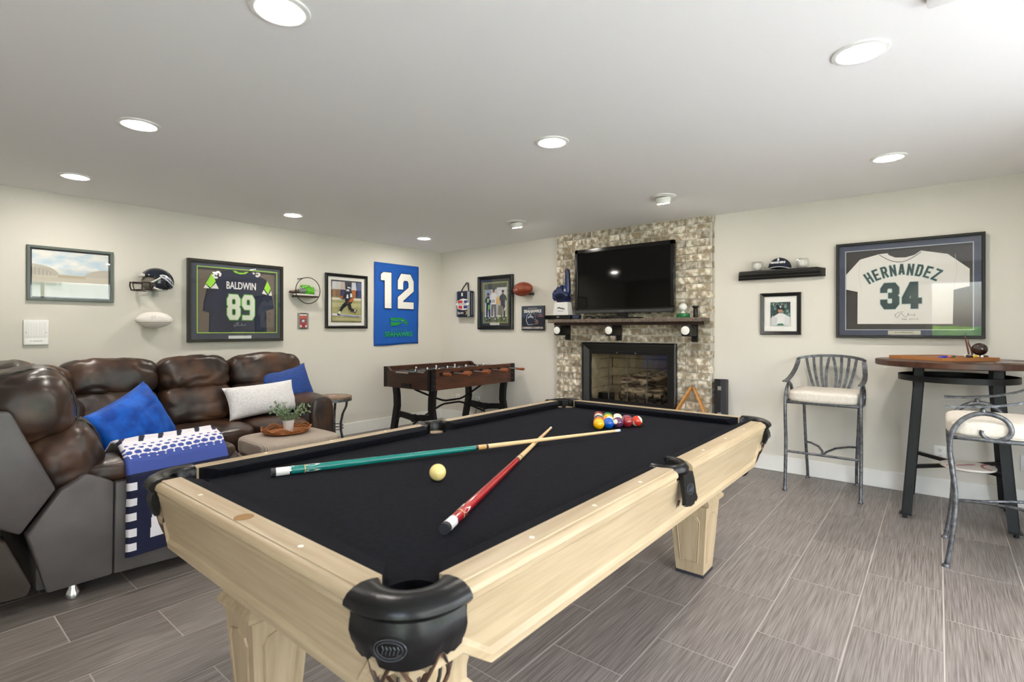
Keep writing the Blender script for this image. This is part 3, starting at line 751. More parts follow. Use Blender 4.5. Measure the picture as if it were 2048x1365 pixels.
# gas logs
M_log = mat('ceramic log', '4a4036', .9, var='c9baa0', vscale=16, vstretch=(.5, 1, 2), bump=1.0, bscale=24, contrast=(.40, .60))
def log(p0, p1, r, label, seed):
    p0, p1 = Vector(p0), Vector(p1); pts = []; k = 9
    for i in range(k+1):
        t = i/k; pts.append(p0.lerp(p1, t) + Vector((0, 0, .012*noise.noise(Vector((t*3, seed, 0))))))
    b = B(); b.tube(pts, [r*(1+.16*noise.noise(Vector((i*.9, seed, 5)))) for i in range(k+1)], 10)
    for v in b.bm.verts: v.co += Vector((noise.noise(v.co*22), noise.noise(v.co*22+Vector((3, 1, 0))), noise.noise(v.co*22+Vector((0, 7, 2)))))*.012
    o = build(b, 'fireplace_log', M_log, smooth=50); tag(o, label, 'log', 'gas fire logs')
log((-2.80, 5.44, .60), (-2.30, 5.42, .59), .065, 'big ceramic log lying across the front of the fire grate', 1)
log((-2.84, 5.53, .62), (-2.26, 5.55, .63), .06, 'charred ceramic log at the back of the fire grate', 2)
log((-2.82, 5.40, .72), (-2.50, 5.52, .80), .05, 'split ceramic log leaning up on the left of the fire', 3)
log((-2.58, 5.41, .71), (-2.30, 5.55, .83), .052, 'split ceramic log leaning up on the right of the fire', 4)
gr = empty('fire_grate', (-2.55, 5.47, FZ0), 'black iron fire grate under the logs', 'grate')
for k in range(6):
    b = B(); x = -2.80 + .1*k; b.tube([(x, 5.34, .60), (x, 5.345, .53), (x, 5.36, .515), (x, 5.6, .515)], .008, 6); b.box((x-.007, 5.38, FZ0), (x+.007, 5.395, .515)); b.box((x-.007, 5.57, FZ0), (x+.007, 5.585, .515)); build(b, 'grate_bar', M_black, gr, world=True)
b = B(); b.box((-3.05, 5.30, FZ0), (-2.90, 5.42, FZ0+.16), .006, 1); o = build(b, 'gas_valve_box', M_black); tag(o, 'black metal valve box inside the fireplace at the left', 'valve box')

# mantel shelf with its brackets
MZ0, MZ1, MY = 1.385, 1.425, 4.96
mt = empty('mantel_shelf', (-2.63, BYF, MZ0), 'dark stone mantel shelf across the brick chimney', 'mantel shelf')
b = B(); b.box((-3.53, MY, MZ0), (-1.735, BYF-.004, MZ1), .004, 1)
build(b, 'slab', M_stone, mt, world=True, smooth=40)
b = B(); b.box((-3.48, MY+.06, MZ0-.03), (-1.79, BYF-.004, MZ0)); build(b, 'underlay', M_dwoodx, mt, world=True)
def bracket(x):
    r = empty('bracket', (0, 0, 0)); r.parent = mt
    b = B(); b.box((x-.045, MY+.005, MZ0-.145), (x+.045, BYF-.03, MZ0-.03), .014, 2); b.box((x-.012, BYF-.034, MZ0-.20), (x+.045, BYF-.004, MZ0-.03)); build(b, 'bracket_arm', M_black, r, world=False, smooth=35).location = -Vector((-2.63, BYF, MZ0))
    b = B(); b.lathe([(0, -.006), (.030, -.005), (.042, .0), (.042, .004), (0, .004)], 26, Matrix.Translation((x-.002, MY+.002, MZ0-.087)) @ Matrix.Rotation(R(-90), 4, 'X') @ Matrix.Diagonal((1, 1, 1, 1))); build(b, 'baseball_disc', cm('e9e7e4', .5), r, smooth=40).location = -Vector((-2.63, BYF, MZ0))
for x in (-3.40, -2.73, -1.895): bracket(x)

# ------------------------------------------------------------------ television
tv = empty('television', (-2.625, 5.06, MZ1), 'large black flat screen television standing on the mantel', 'television')
def tvp(b, n, m, sm=None, world=True): return build(b, n, m, tv, world=world, smooth=sm)
X0, X1, Z0, Z1, TY = -3.212, -2.045, 1.487, 2.212, 5.05
b = B()
for lo, hi in (((X0, TY, Z0+.055), (X0+.04, TY+.05, Z1)), ((X1-.04, TY, Z0+.055), (X1, TY+.05, Z1)), ((X0, TY, Z1-.045), (X1, TY+.05, Z1)), ((X0, TY, Z0), (X1, TY+.05, Z0+.055))): b.box(lo, hi, .004, 1)
tvp(b, 'bezel', M_blackg, 40)
b = B(); b.box((X0+.03, TY+.012, Z0+.045), (X1-.03, TY+.02, Z1-.035)); tvp(b, 'screen', mat('tv screen', '030303', .05, spec=.3))
b = B(); b.box((X0+.06, TY+.05, Z0+.06), (X1-.06, TY+.10, Z1-.06), .02, 2); tvp(b, 'back_shell', M_black, 40)
b = B(); b.box((X0+.01, TY-.006, Z0+.002), (X1-.01, TY+.004, Z0+.034), .003, 1); tvp(b, 'speaker_bar', mat('dark grey plastic', '3a3b3d', .35), 40)
b = B(); b.box((-2.68, TY+.01, MZ1+.02), (-2.57, TY+.05, Z0+.02)); tvp(b, 'stand_neck', M_blackg)
b = B(); b.lathe([(0, 0), (.24, 0), (.25, .006), (.24, .012), (.1, .02), (0, .02)], 36, Matrix.Translation((-2.625, TY+.02, MZ1)) @ Matrix.Diagonal((1, .36, 1, 1))); tvp(b, 'stand_base', M_blackg, 40)
text('TOSHIBA', .016, cm('6a6c70', .4), tv, T(-2.625+2.625, TY-.0075-5.06, Z0+.019-MZ1) @ ROT_F.to_4x4(), name='brand_lettering')

# ------------------------------------------------------------------ on the mantel
cb = empty('cable_box', (-3.42, 5.06, MZ1), 'flat black set top box at the left end of the mantel', 'set top box')
b = B(); b.box((-3.60, 4.985, MZ1), (-3.24, 5.16, MZ1+.05), .004, 1); build(b, 'case', M_black, cb, world=True, smooth=40)
b = B(); b.box((-3.59, 4.983, MZ1+.008), (-3.25, 4.986, MZ1+.044)); build(b, 'front_panel', M_blackg, cb, world=True)
text('2:15', .02, cm('c9ced6', .4), cb, T(.02, 4.982-5.06, .027) @ ROT_F.to_4x4(), name='clock_digits')
ad = empty('power_adapter', (-3.18, 5.04, MZ1), 'dark blue box beside the television stand', 'box')
b = B(); b.box((-.045, -.03, 0), (.045, .03, .05), .005, 1); build(b, 'case', cm('20283c', .5), ad, smooth=40)
b = B(); b.box((-.03, -.031, .012), (.03, -.029, .036)); build(b, 'label_strip', cm('33405c', .5), ad)
for q, lb in enumerate(('black cable looping behind the television stand on the left', 'thin black cable crossing the mantel under the television')):
    b = B(); pts = []
    for i in range(28):
        t = i/27; pts.append((-3.12+.42*t, 5.12+.02*math.sin(9*t+q), MZ1+.006+.028*abs(math.sin(t*PI*(4-q)+q*.8))))
    b.tube(pts, .004, 6); o = build(b, 'cable', M_black, smooth=60); tag(o, lb, 'cable', 'cables on the mantel')
# foam finger figure
fh = empty('foam_finger', (-3.372, 5.045, MZ1+.05), 'dark blue pointing hand on a white base beside the television', 'foam finger')
b = B(); b.frustum((-.105, -.05, .105, .05), (-.088, -.042, .088, .042), 0, .148); build(b, 'base', mat('white foam', 'd9d8d6', .6), fh, smooth=30)
hk = [('10131c', [(-.05, .086), (-.015, .094), (.0, .084), (-.02, .078), (-.045, .078)]), ('10131c', [(-.012, .082), (.02, .084), (.05, .076), (.058, .062), (.05, .058), (.044, .068), (.02, .072), (.0, .07)]), ('b9bdc4', [(.0, .071), (.02, .073), (.04, .069), (.044, .06), (.02, .062)])]
art('logo', hk, fh, .0, .0004, Matrix.Translation((0, -.0512, .0)) @ Matrix.Rotation(R(-3), 4, 'X') @ ROT_F.to_4x4())
text('SEAHAWKS', .016, cm('8f949c', .5), fh, Matrix.Translation((0, -.0487, .045)) @ Matrix.Rotation(R(-3), 4, 'X') @ ROT_F.to_4x4())
hand = B()
hand.sup((0, 0, .225), (.185, .09, .20), .75, n=8); hand.sup((0, 0, .165), (.15, .085, .10), .8, n=8)
def finger(pts, r): hand.tube(pts, r, 10); hand.sup(pts[-1], (r[-1]*2.05,)*3, 1, n=3); hand.sup(pts[0], (r[0]*2.05,)*3, 1, n=3)
finger([(.058, .01, .27), (.062, .006, .33), (.064, .002, .40), (.064, 0, .47), (.062, 0, .510)], [.041, .037, .034, .032, .028])
for x, zt, r in ((.010, .330, .029), (-.040, .312, .028), (-.080, .285, .024)):
    finger([(x, .015, zt-.06), (x, .0, zt-.012), (x-.002, -.03, zt-.005), (x-.004, -.058, zt-.035), (x-.004, -.056, zt-.085), (x-.003, -.040, zt-.10)], [r, r, r, r*.96, r*.9, r*.82])
finger([(.078, -.01, .19), (.080, -.048, .225), (.046, -.074, .252), (.002, -.082, .248), (-.024, -.078, .238)], [.035, .033, .029, .026, .021])
for z in (.36, .42, .46): hand.tube([(.064+.030*math.cos(a*PI/4), .002+.030*math.sin(a*PI/4), z) for a in range(8)], .002, 4, closed=True)
o = build(hand, 'hand', mat('navy foam', '0f1836', .3, var='16285a', vscale=8), fh)
md = o.modifiers.new('join', 'REMESH'); md.mode = 'VOXEL'; md.voxel_size = .0055; md.use_smooth_shade = True
md = o.modifiers.new('soft', 'SMOOTH'); md.factor = .5; md.iterations = 3
# snow globe with a baseball, black baluster
sgl = empty('snow_globe', (-1.95, 5.05, MZ1), 'glass globe with a baseball on a green base', 'snow globe')
b = B(); b.lathe([(0, 0), (.062, 0), (.066, .006), (.064, .034), (.05, .042), (0, .042)], 28); build(b, 'base', mat('green base', '1f6a3a', .3), sgl, smooth=40)
b = B(); t_ = bmesh.new(); bmesh.ops.create_uvsphere(t_, u_segments=28, v_segments=18, radius=.064); b._merge(t_, T(0, 0, .098)); build(b, 'globe', M_clear, sgl, smooth=180)
b = B(); t_ = bmesh.new(); bmesh.ops.create_uvsphere(t_, u_segments=20, v_segments=14, radius=.04); b._merge(t_, T(0, 0, .103)); b.lathe([(.022, .04), (.014, .065), (.02, .075), (.006, .075)], 16); build(b, 'baseball', cm('efece6', .5), sgl, smooth=80)
pb = empty('black_baluster', (-1.845, 5.10, MZ1), 'short black post with flared cap at the right end of the mantel', 'ornament')
b = B(); b.lathe([(.020, 0), (.022, .006), (.022, .085), (.018, .09)], 18); build(b, 'post', M_black, pb, smooth=40)
b = B(); b.lathe([(.018, .088), (.026, .098), (.034, .103), (.034, .112), (.026, .116), (0, .117)], 20); build(b, 'cap', M_black, pb, smooth=40)
# ball rack and cue case beside the hearth
rk = empty('ball_rack', (-1.90, 5.10, .40), 'wooden triangle ball rack leaning on the bricks', 'ball rack')
Mr = Matrix.Rotation(R(-14), 4, 'X')
for n_, p in (('rack_side', ((-.185, 0), (-.012, .335))), ('rack_side', ((.185, 0), (.012, .335))), ('rack_side', ((-.19, .009), (.19, .009)))):
    b = B(); b.tube([Mr @ Vector((p[0][0], 0, p[0][1]+.006)), Mr @ Vector((p[1][0], 0, p[1][1]))], 1, flat=(.03, .009), up=Mr @ Vector((0, 1, 0))); build(b, n_, M_oak, rk)
cc = empty('cue_case', (-1.60, 5.10, 0), 'narrow black cue case with clasps leaning in the corner by the bricks', 'cue case')
Mr = Matrix.Rotation(R(-7), 4, 'X') @ Matrix.Rotation(R(-2), 4, 'Y')
b = B(); b.box((-.055, -.045, 0), (.0, .035, .83), .003, 1, Mr); build(b, 'case_body', M_black, cc)
b = B(); b.box((.002, -.045, 0), (.055, .035, .83), .003, 1, Mr); build(b, 'case_lid', mat('charcoal case', '2c2c33', .5), cc)
for z in (.74, .49, .2):
    b = B(); b.box((-.022, -.052, z-.02), (.014, -.043, z+.02), .002, 1, Mr); build(b, 'clasp', M_chrome, cc)
for z in (.79, .70, .6):
    b = B(); b.cyl(Mr @ Vector((-.055, -.02, z)), Mr @ Vector((-.075, -.02, z)), .004); build(b, 'hinge_pin', M_black, cc)
kv = empty('gas_key_valve', (-3.74, YF, .41), 'small round black knob low on the wall left of the bricks', 'valve knob')
b = B(); b.lathe([(0, 0), (.034, 0), (.034, .012), (.02, .016), (0, .016)], 20, ROT_F.to_4x4()); build(b, 'plate', M_black, kv, smooth=40)
b = B(); b.cyl((0, -.014, 0), (0, -.05, 0), .015, .02); build(b, 'knob', M_blackg, kv, smooth=40)
b = B(); b.tube([(-3.565, 5.22, 1.385), (-3.566, 5.235, 1.2), (-3.562, 5.24, .8), (-3.565, 5.24, .42)], .004, 6); o = build(b, 'wall_cable', M_black, smooth=60); tag(o, 'thin dark cable running down beside the left edge of the bricks', 'cable')
# ================================================================== things on the walls (local x right, y up, z out of the wall)
def framed(name, rot, loc, w, h, fm, label, border=.02, depth=.03, backing='2b2b2b', cat='picture frame', bevel=None, glass_on=True):
    r = empty(name, loc, label, cat, rot=rot)
    p = bevel or [(0, 0), (0, depth), (.003, depth+.003), (border-.003, depth), (border, depth-.006), (border, .004)]
    b = B(); sweep_rect(b, -w/2, -h/2, w/2, h/2, p); build(b, 'frame', fm, r, smooth=30)
    b = B(); b.box((-w/2+.004, -h/2+.004, .001), (w/2-.004, h/2-.004, .006)); build(b, 'backing_board', cm(backing, .8), r)
    if glass_on:
        b = B(); b.box((-w/2+border, -h/2+border, depth-.010), (w/2-border, h/2-border, depth-.008)); build(b, 'glass', M_glass, r)
    return r
def mount(r, x0, y0, x1, y1, wdt, m, z, name='mount'):
    b = B(); sweep_rect(b, x0, y0, x1, y1, [(0, z-.003), (0, z), (wdt, z), (wdt, z-.003)]); return build(b, name, m, r)
def border_poly(x0, y0, x1, y1, wdt):
    return [rect(x0, y0, x1, y0+wdt), rect(x0, y1-wdt, x1, y1), rect(x0, y0+wdt, x0+wdt, y1-wdt), rect(x1-wdt, y0+wdt, x1, y1-wdt)]
def signature(r, x, y, s, m, z, seed=0, name='signature'):
    b = B(); rnd = random.Random(seed); pts = []
    for i in range(26):
        t = i/25; pts.append((x + s*(t-.5)*1.0 + s*.05*math.sin(20*t+seed), y + s*.16*math.sin(17*t+seed)*(1-t*.8) + s*.06*math.cos(31*t), z))
    b.tube(pts, s*.008, 4); b.tube([(x-s*.5, y-s*.12, z), (x-s*.56, y, z), (x-s*.35, y+s*.16, z), (x-s*.1, y+s*.2, z)], s*.008, 4)
    build(b, name, m, r)
def hawk(cx, cy, w, h, c1, c2, c3):
    def P(l): return [(cx + (x-.5)*w, cy + (y-.5)*h) for x, y in l]
    return [(c1, P([(0, .92), (.5, 1), (.78, .88), (.95, .64), (1, .35), (.95, .0), (.90, .24), (.76, .40), (.60, .34), (.46, .1), (.02, .0), (.07, .25), (.03, .5), (.06, .7)])),
            (c2, P([(.06, .47), (.42, .42), (.52, .55), (.60, .40), (.74, .5), (.86, .42), (.80, .62), (.62, .60), (.54, .72), (.40, .58), (.04, .62)])),
            (c3, P([(.64, .66), (.72, .70), (.78, .64), (.70, .61)])), (c2, P([(.10, .74), (.48, .80), (.60, .76), (.44, .72)]))]
# ---- stadium picture
r = framed('framed_stadium_picture', ROT_L, on_left(1.036, 1.768), .565, .445, mat('grey green frame', '5c6660', .5), 'grey framed picture of a stadium with arched roofs and cloudy sky', .022, .025)
M_sky = mat('printed sky', 'b5cbd8', .5, var='e6e4de', vscale=7, vstretch=(1, 2.2, 1), contrast=(.38, .6))  # print colours paled, the wash of reflections on the glass put into them
L = [(M_sky, rect(-.25, -.19, .25, .19))]
arcL = [(-.25, -.02), (-.25, .075)] + [(-.25 + .17*math.sin(t*PI/2/8), -.02 + .095*math.cos(t*PI/2/8)) for t in range(1, 9)]
arcR = [(.25, -.02), (.25, .055)] + [(.25 - .17*math.sin(t*PI/2/8), -.02 + .075*math.cos(t*PI/2/8)) for t in range(1, 9)]
L += [('b9b3a6', arcL), ('aea89c', [(x if i < 2 else x-.012, y-.03 if i else y) for i, (x, y) in enumerate(arcL)]), ('bdb7aa', arcR), ('c8c0b0', rect(-.25, -.19, .25, -.015)), ('a3ab97', rect(-.25, -.19, .25, -.075)), ('b5a890', rect(-.09, -.03, .09, -.005))]
for k in range(7): L.append(('d8d4ca', rect(-.245+.024*k, -.02, -.242+.024*k, .06-.012*k)))
art('print', L, r, .008)
# ---- white panel
r = empty('wall_panel', on_left(.811, 1.283), 'small square white grooved panel on the wall below the stadium picture', 'wall panel', rot=ROT_L)
b = B(); b.box((-.077, -.102, 0), (.077, .102, .018), .004, 2); build(b, 'plate', M_white, r, smooth=40)
for k in range(8):
    b = B(); b.box((-.060+.0155*k, -.035, .018), (-.050+.0155*k, .085, .021)); build(b, 'rib', M_white, r)
b = B(); b.box((-.07, -.095, .018), (.07, -.045, .020)); build(b, 'strip', cm('f6f5f3', .3), r)
for x in (-.06, .06):
    b = B(); b.cyl((x, .0, .017), (x, .0, .022), .003); build(b, 'screw', cm('6a6a6a', .4), r)
text('A  STADIUM', .014, cm('8a8f98', .5), r, T(.0, -.07, .0205))
# ---- helmet
r = empty('football_helmet', on_left(1.598, 1.745), 'glossy navy football helmet with bird emblem hung on the wall', 'helmet', rot=ROT_L)
t = bmesh.new(); bmesh.ops.create_uvsphere(t, u_segments=48, v_segments=32, radius=1)
HC = Vector((.02, .0, .125)); HR = (.138, .128, .105)
dele = []
for f in t.faces:
    c = f.calc_center_median(); u, v = c.x*HR[0], c.y*HR[1]
    if v < -.072 + .25*max(0, u-.03)*0 or (v < -.055 and u > .075) or (u < -.055 and v < .045) or (u < -.03 and v < .03 and v > -.045): dele.append(f)
bmesh.ops.delete(t, geom=dele, context='FACES')
for v in t.verts:
    v.co = Vector((v.co.x*HR[0], v.co.y*HR[1], v.co.z*HR[2])) + HC
b = B(); b._merge(t); o = build(b, 'shell', mat('helmet navy', '0d1526', .08, coat=1.0), r, smooth=60)
md = o.modifiers.new('thickness', 'SOLIDIFY'); md.thickness = .006; md.offset = -1
def on_shell(u, v, k=1.012):
    q = max(.02, 1 - (u/HR[0])**2 - (v/HR[1])**2); return (HC.x+u*k, HC.y+v*k, HC.z + HR[2]*math.sqrt(q)*k)
def shell_patch(b, top, bot, n=14, m=4):
    for i in range(n):
        for j in range(m):
            def pt(a, c):
                x0 = top[0][0]; 
                t = a/n
                def ev(pl):
                    s = t*(len(pl)-1); q = min(int(s), len(pl)-2); w = s-q
                    return pl[q][0]*(1-w)+pl[q+1][0]*w, pl[q][1]*(1-w)+pl[q+1][1]*w
                (xa, ya), (xb, yb) = ev(top), ev(bot); w = c/m
                return on_shell(xa*(1-w)+xb*w, ya*(1-w)+yb*w)
            b.face([pt(i, j), pt(i, j+1), pt(i+1, j+1), pt(i+1, j)])
b = B(); shell_patch(b, [(-.005, .055), (.02, .062), (.05, .055), (.085, .03), (.11, .0)], [(.0, .035), (.03, .02), (.06, .0), (.09, -.025), (.118, -.045)]); build(b, 'emblem', cm('b9bdc2', .25), r, smooth=60)
b = B(); k0 = 1.017
for top, bot in (([(.012, .046), (.035, .046), (.055, .036)], [(.014, .042), (.035, .038), (.052, .03)]), ([(.05, .03), (.07, .02), (.085, .005)], [(.05, .022), (.066, .012), (.078, -.003)]), ([(.088, .01), (.1, -.005), (.105, -.02)], [(.084, -.002), (.094, -.015), (.098, -.028)])):
    for i in range(2):
        b.face([on_shell(*top[i], k0), on_shell(*bot[i], k0), on_shell(*bot[i+1], k0), on_shell(*top[i+1], k0)])
build(b, 'emblem_detail', cm('10182a', .25), r)
b = B(); b.sup((-.098, .048, .125), (.04, .035, .12), .6, n=5); build(b, 'front_bumper', cm('c9c7c2', .4), r, smooth=60)
b = B(); b.tube([(-.03, -.06, .208), (.0, -.072, .21), (.05, -.075, .19), (.085, -.066, .165)], .009, 8); build(b, 'chin_strap', cm('dcdad6', .4), r, smooth=60)
b = B(); b.tube([(-.05, -.02, .205), (.0, .015, .226), (.02, .03, .228)], .008, 8); build(b, 'side_strap', cm('d3d2cf', .4), r, smooth=60)
b = B()
for y, x in ((-.02, -.185), (-.085, -.175)):
    pts = [(-.035, y, .222), (-.09, y+.002, .215), (-.15, y, .185), (x, y, .125), (-.15, y, .065), (-.09, y+.002, .035), (-.035, y, .028)]
    b.tube(pts, .005, 8)
for z in (.085, .125, .165):
    x = -.182 + abs(z-.125)*.35; b.tube([(x, -.012, z), (x-.004, -.05, z), (x+.008, -.09, z)], .0045, 8)
b.tube([(-.06, -.018, .217), (-.055, -.06, .214), (-.03, -.085, .21)], .005, 8); b.tube([(-.115, -.02, .206), (-.112, -.087, .2)], .0045, 8)
build(b, 'face_mask', mat('mask', '2a1c18', .3, metal=.3), r, smooth=60)
b = B(); b.sup((.0, -.01, .125), (.19, .14, .16), .8, n=6); build(b, 'padding', cm('6b665c', .8), r, smooth=60)
b = B(); b.box((-.02, -.085, 0), (.08, -.075, .2)); b.box((-.01, -.13, 0), (.07, -.02, .006)); build(b, 'wall_hook', M_clear, r)
# ---- footballs
def football(name, rot, loc, L, Rr, m, label, tilt=0):
    r = empty(name, loc, label, 'football', rot=rot)
    prof = [(Rr*math.cos(a)**1.25 if abs(a) < PI/2-.01 else .001, L/2*math.sin(a)) for a in [(-PI/2 + PI*i/20) for i in range(21)]]
    Mx = T(0, 0, Rr+.012) @ Matrix.Rotation(tilt, 4, 'Z')
    b = B(); b.lathe(prof, 28, Mx, axis='x'); build(b, 'ball', m, r, smooth=80); return r, Mx, prof
r, Mx, pf = football('white_football', ROT_L, on_left(1.612, 1.397), .30, .076, mat('white football', 'e6e0da', .5, bump=.1, bscale=200), 'white signed football mounted on the wall under the helmet')
b = B(); b.tube([Mx @ Vector((.15*math.sin(a), -.025, math.sqrt(max(0, (.076*math.cos(a)**1.25)**2-.025**2))+.0005)) for a in [(-1.05+2.1*i/16) for i in range(17)]], .0016, 5); build(b, 'seam', cm('5a5654', .6), r)
signature(r, 0, .02, .09, cm('8d8c90', .6), .1605, 2)
b = B(); b.box((-.05, -.03, 0), (.05, .03, .02)); build(b, 'holder', M_clear, r)
r, Mx, pf = football('brown_football', ROT_F, on_fire(-4.055, 1.818), .305, .09, mat('brown football', '7a2f17', .4, var='92401f', vscale=20, bump=.2, bscale=250), 'brown leather football mounted on the wall above the square sign', R(4))
b = B(); b.tube([Mx @ Vector((.152*math.sin(a), -.045, math.sqrt(max(0, (.09*math.cos(a)**1.25)**2-.045**2))+.0006)) for a in [(-.95+1.9*i/14) for i in range(15)]], .002, 5); build(b, 'seam', cm('2a0f08', .6), r)
def bsurf(x, y): 
    a = math.asin(max(-1, min(1, x/.1525))); rr = .09*math.cos(a)**1.25; return Mx @ Vector((x, y, math.sqrt(max(0, rr*rr-y*y))+.001))
b = B()
for q in range(3): b.tube([bsurf(-.08+.016*i, -.012+.006*math.sin(i*1.9+q)+.004*q) for i in range(5)], .0012, 4)
b.tube([bsurf(.02+.008*i, -.004+.005*math.sin(i*1.7)) for i in range(7)], .0012, 4); build(b, 'signature', cm('e6ddd2', .5), r)
b = B(); b.box((.05, -.075, 0), (.11, -.045, .08), .008, 2); build(b, 'holder', M_black, r)
# ---- navy jersey
r = framed('framed_navy_jersey', ROT_L, on_left(2.378, 1.594), .948, .822, mat('dark bronze frame', '26241f', .35), 'framed navy jersey number 89 with lime green sleeve patches', .03, .045, '6a5f55')
W_, H_ = .948, .822
def F(fx, fy): return ((fx-.5)*W_, (.5-fy)*H_)
mount(r, -W_/2+.03, -H_/2+.03, W_/2-.03, H_/2-.03, .055, mat('slate mat board', '3c4152', .7), .024)
b = B()
for p in border_poly(-W_/2+.083, -H_/2+.088, W_/2-.06, H_/2-.066, .008): b.prism(p, .022, .0255)
build(b, 'mat_line', cm('a9d84a', .6), r)
jn = [F(.16, .52), F(.155, .62), F(.215, .64), F(.21, .885), F(.82, .885), F(.815, .60), F(.905, .56), F(.875, .38), F(.81, .19), F(.62, .105), F(.57, .125), F(.50, .13), F(.46, .115), F(.42, .10), F(.255, .15), F(.19, .36)]
b = B(); b.prism(jn, .007, .014); build(b, 'jersey', mat('navy jersey', '161c33', .8, var='1b2542', vscale=10), r)
b = B()
for p in ([F(.44, .095), F(.62, .105), F(.585, .135), F(.53, .145), F(.47, .13)],): b.prism(p, .0145, .0152)
build(b, 'collar', cm('8fd62a', .6), r); b = B(); b.prism([F(.47, .095), F(.59, .105), F(.56, .125), F(.51, .125)], .0153, .0158); build(b, 'collar_gap', cm('5a5048', .8), r)
S1 = [('9be02e', [F(.235, .16), F(.275, .255), F(.225, .335), F(.175, .29)]), ('e3e2e0', [F(.175, .30), F(.215, .345), F(.155, .345)]), ('e3e2e0', [F(.275, .275), F(.305, .345), F(.225, .345)]),
      ('9be02e', [F(.825, .205), F(.865, .30), F(.835, .38), F(.79, .31)]), ('e3e2e0', [F(.785, .325), F(.825, .39), F(.765, .375)]), ('e3e2e0', [F(.87, .33), F(.88, .40), F(.84, .395)])]
art('sleeve_patch', S1, r, .0145)
b = B()
for ch, x0, y0, a in (('3', .285, .175, 38), ('3', .70, .115, -42)):
    x, y = F(x0, y0); glyph(b, '3', .06, .085, .02, .0148, T(x, y) @ Matrix.Rotation(R(a+90), 4, 'Z') @ T(-.03, -.045))
build(b, 'shoulder_number', cm('e6e4e2', .6), r, wn=True)
text('BALDWIN', .105, cm('e3e2e0', .6), r, T(*F(.540, .297), .0148), sx=.64, bold=.0022, name='name_lettering')
for grow, col, z in ((.008, '58a82c', .0146), (.0, 'd2d6c8', .0160)):
    b = B()
    for ch, fx in (('8', .390), ('9', .545)):
        x, y = F(fx, .725); glyph(b, ch, .130, .262, .046, z, T(x, y), grow)
    build(b, 'number', cm(col, .6), r, wn=True)
signature(r, *F(.53, .79), .12, cm('d8d9dc', .5), .0155, 4)
b = B(); b.prism([(x*.23, -.37+.02*y) for x, y in ((-.5, -1), (.5, -1), (.5, 1), (-.5, 1))], .024, .0262, T(.02, .0)); build(b, 'plaque', cm('d4d6d8', .4), r)
text('PROFESSIONAL  FOOTBALL', .012, cm('9aa0ac', .5), r, T(.02, -.315, .0150))
# ---- shoe on ring shelf
r = empty('ring_shelf', on_left(3.10, 1.751), 'round black metal ring shelf on the wall holding a shoe', 'wall shelf', rot=ROT_L)
b = B(); b.tube([(.148*math.cos(2*PI*i/40), .148*math.sin(2*PI*i/40), .125) for i in range(40)], .0045, 8, closed=True); build(b, 'ring', M_blackm, r, smooth=60)
b = B(); b.box((-.128, -.075, .0), (.128, -.058, .13), .002, 1); build(b, 'shelf_board', M_dwoodx, r)
b = B(); b.cyl((-.06, .135, 0), (-.06, .135, .125), .005); b.cyl((-.12, -.07, 0), (-.12, -.07, .01), .01); build(b, 'wall_pin', M_blackm, r, smooth=60)
r = empty('football_cleat', on_left(3.068, 1.695, .065), 'lime green and grey football cleat standing on the ring shelf', 'shoe', rot=ROT_L)
def shoe_sec(t):   # t: 0 toe .. 1 heel
    w = .048*math.sin(PI*min(1, .12+t*.9))**.5 + .004; top = .050 + .062*max(0, min(1, (t-.12)/.5)) - (.012 if t > .85 else 0)
    return w, top
def shoe_part(t0, t1, z0f, z1f, m, name, n=12, grow=0):
    b = B(); rs = []
    for i in range(n+1):
        t = t0+(t1-t0)*i/n; w, top = shoe_sec(t); x = -.150 + .290*t; sole = .008+.012*(1-t)**3
        ring = []
        for k in range(16):
            a = 2*PI*k/16; yy = sole + (top-sole)*(.5+.5*math.sin(a)); 
            wz = (w+grow)*math.cos(a)*(1-.45*max(0, math.sin(a)))
            yy = sole + (yy-sole)*z1f if z1f < 1 else yy
            ring.append((x, yy + grow*math.sin(a), wz))
        rs.append(ring)
    b.rings(rs); return build(b, name, m, r, smooth=60)
shoe_part(.0, .32, 0, 1, cm('4a3a36', .4), 'toe'); shoe_part(.30, .60, 0, 1, mat('shoe grey', '6d7672', .5), 'vamp', grow=.001); shoe_part(.56, 1.0, 0, 1, mat('lime shoe', '5fbf1c', .5, var='3f8a14', vscale=25), 'heel_collar', grow=.002)
b = B(); b.sup((.03, .098, 0), (.12, .05, .075), .7, n=6); build(b, 'ankle', MATS['lime shoe'], r, smooth=60)
b = B(); b.prism([(-.14, .012), (-.12, .0), (.12, 0), (.132, .01), (.12, .016), (-.1, .018)], -.044, .044); build(b, 'sole', cm('d8d8d4', .4), r)
for k in range(6):
    b = B(); x = -.085+.024*k; y = .062 + .0085*k; b.tube([(x, y+.012, -.02), (x+.004, y+.018, 0), (x, y+.012, .024), (x-.004, y-.004, .042)], .0042, 6); build(b, 'lace', cm('eceae4', .6), r)
b = B()
for x in (-.11, -.05, .06, .11):
    for z in (-.025, .025): b.cyl((x, .004, z), (x, -.0, z), .006)
build(b, 'stud', cm('2a2a2a', .5), r)
r['label'] = 'lime green and grey football cleat standing on the ring shelf'
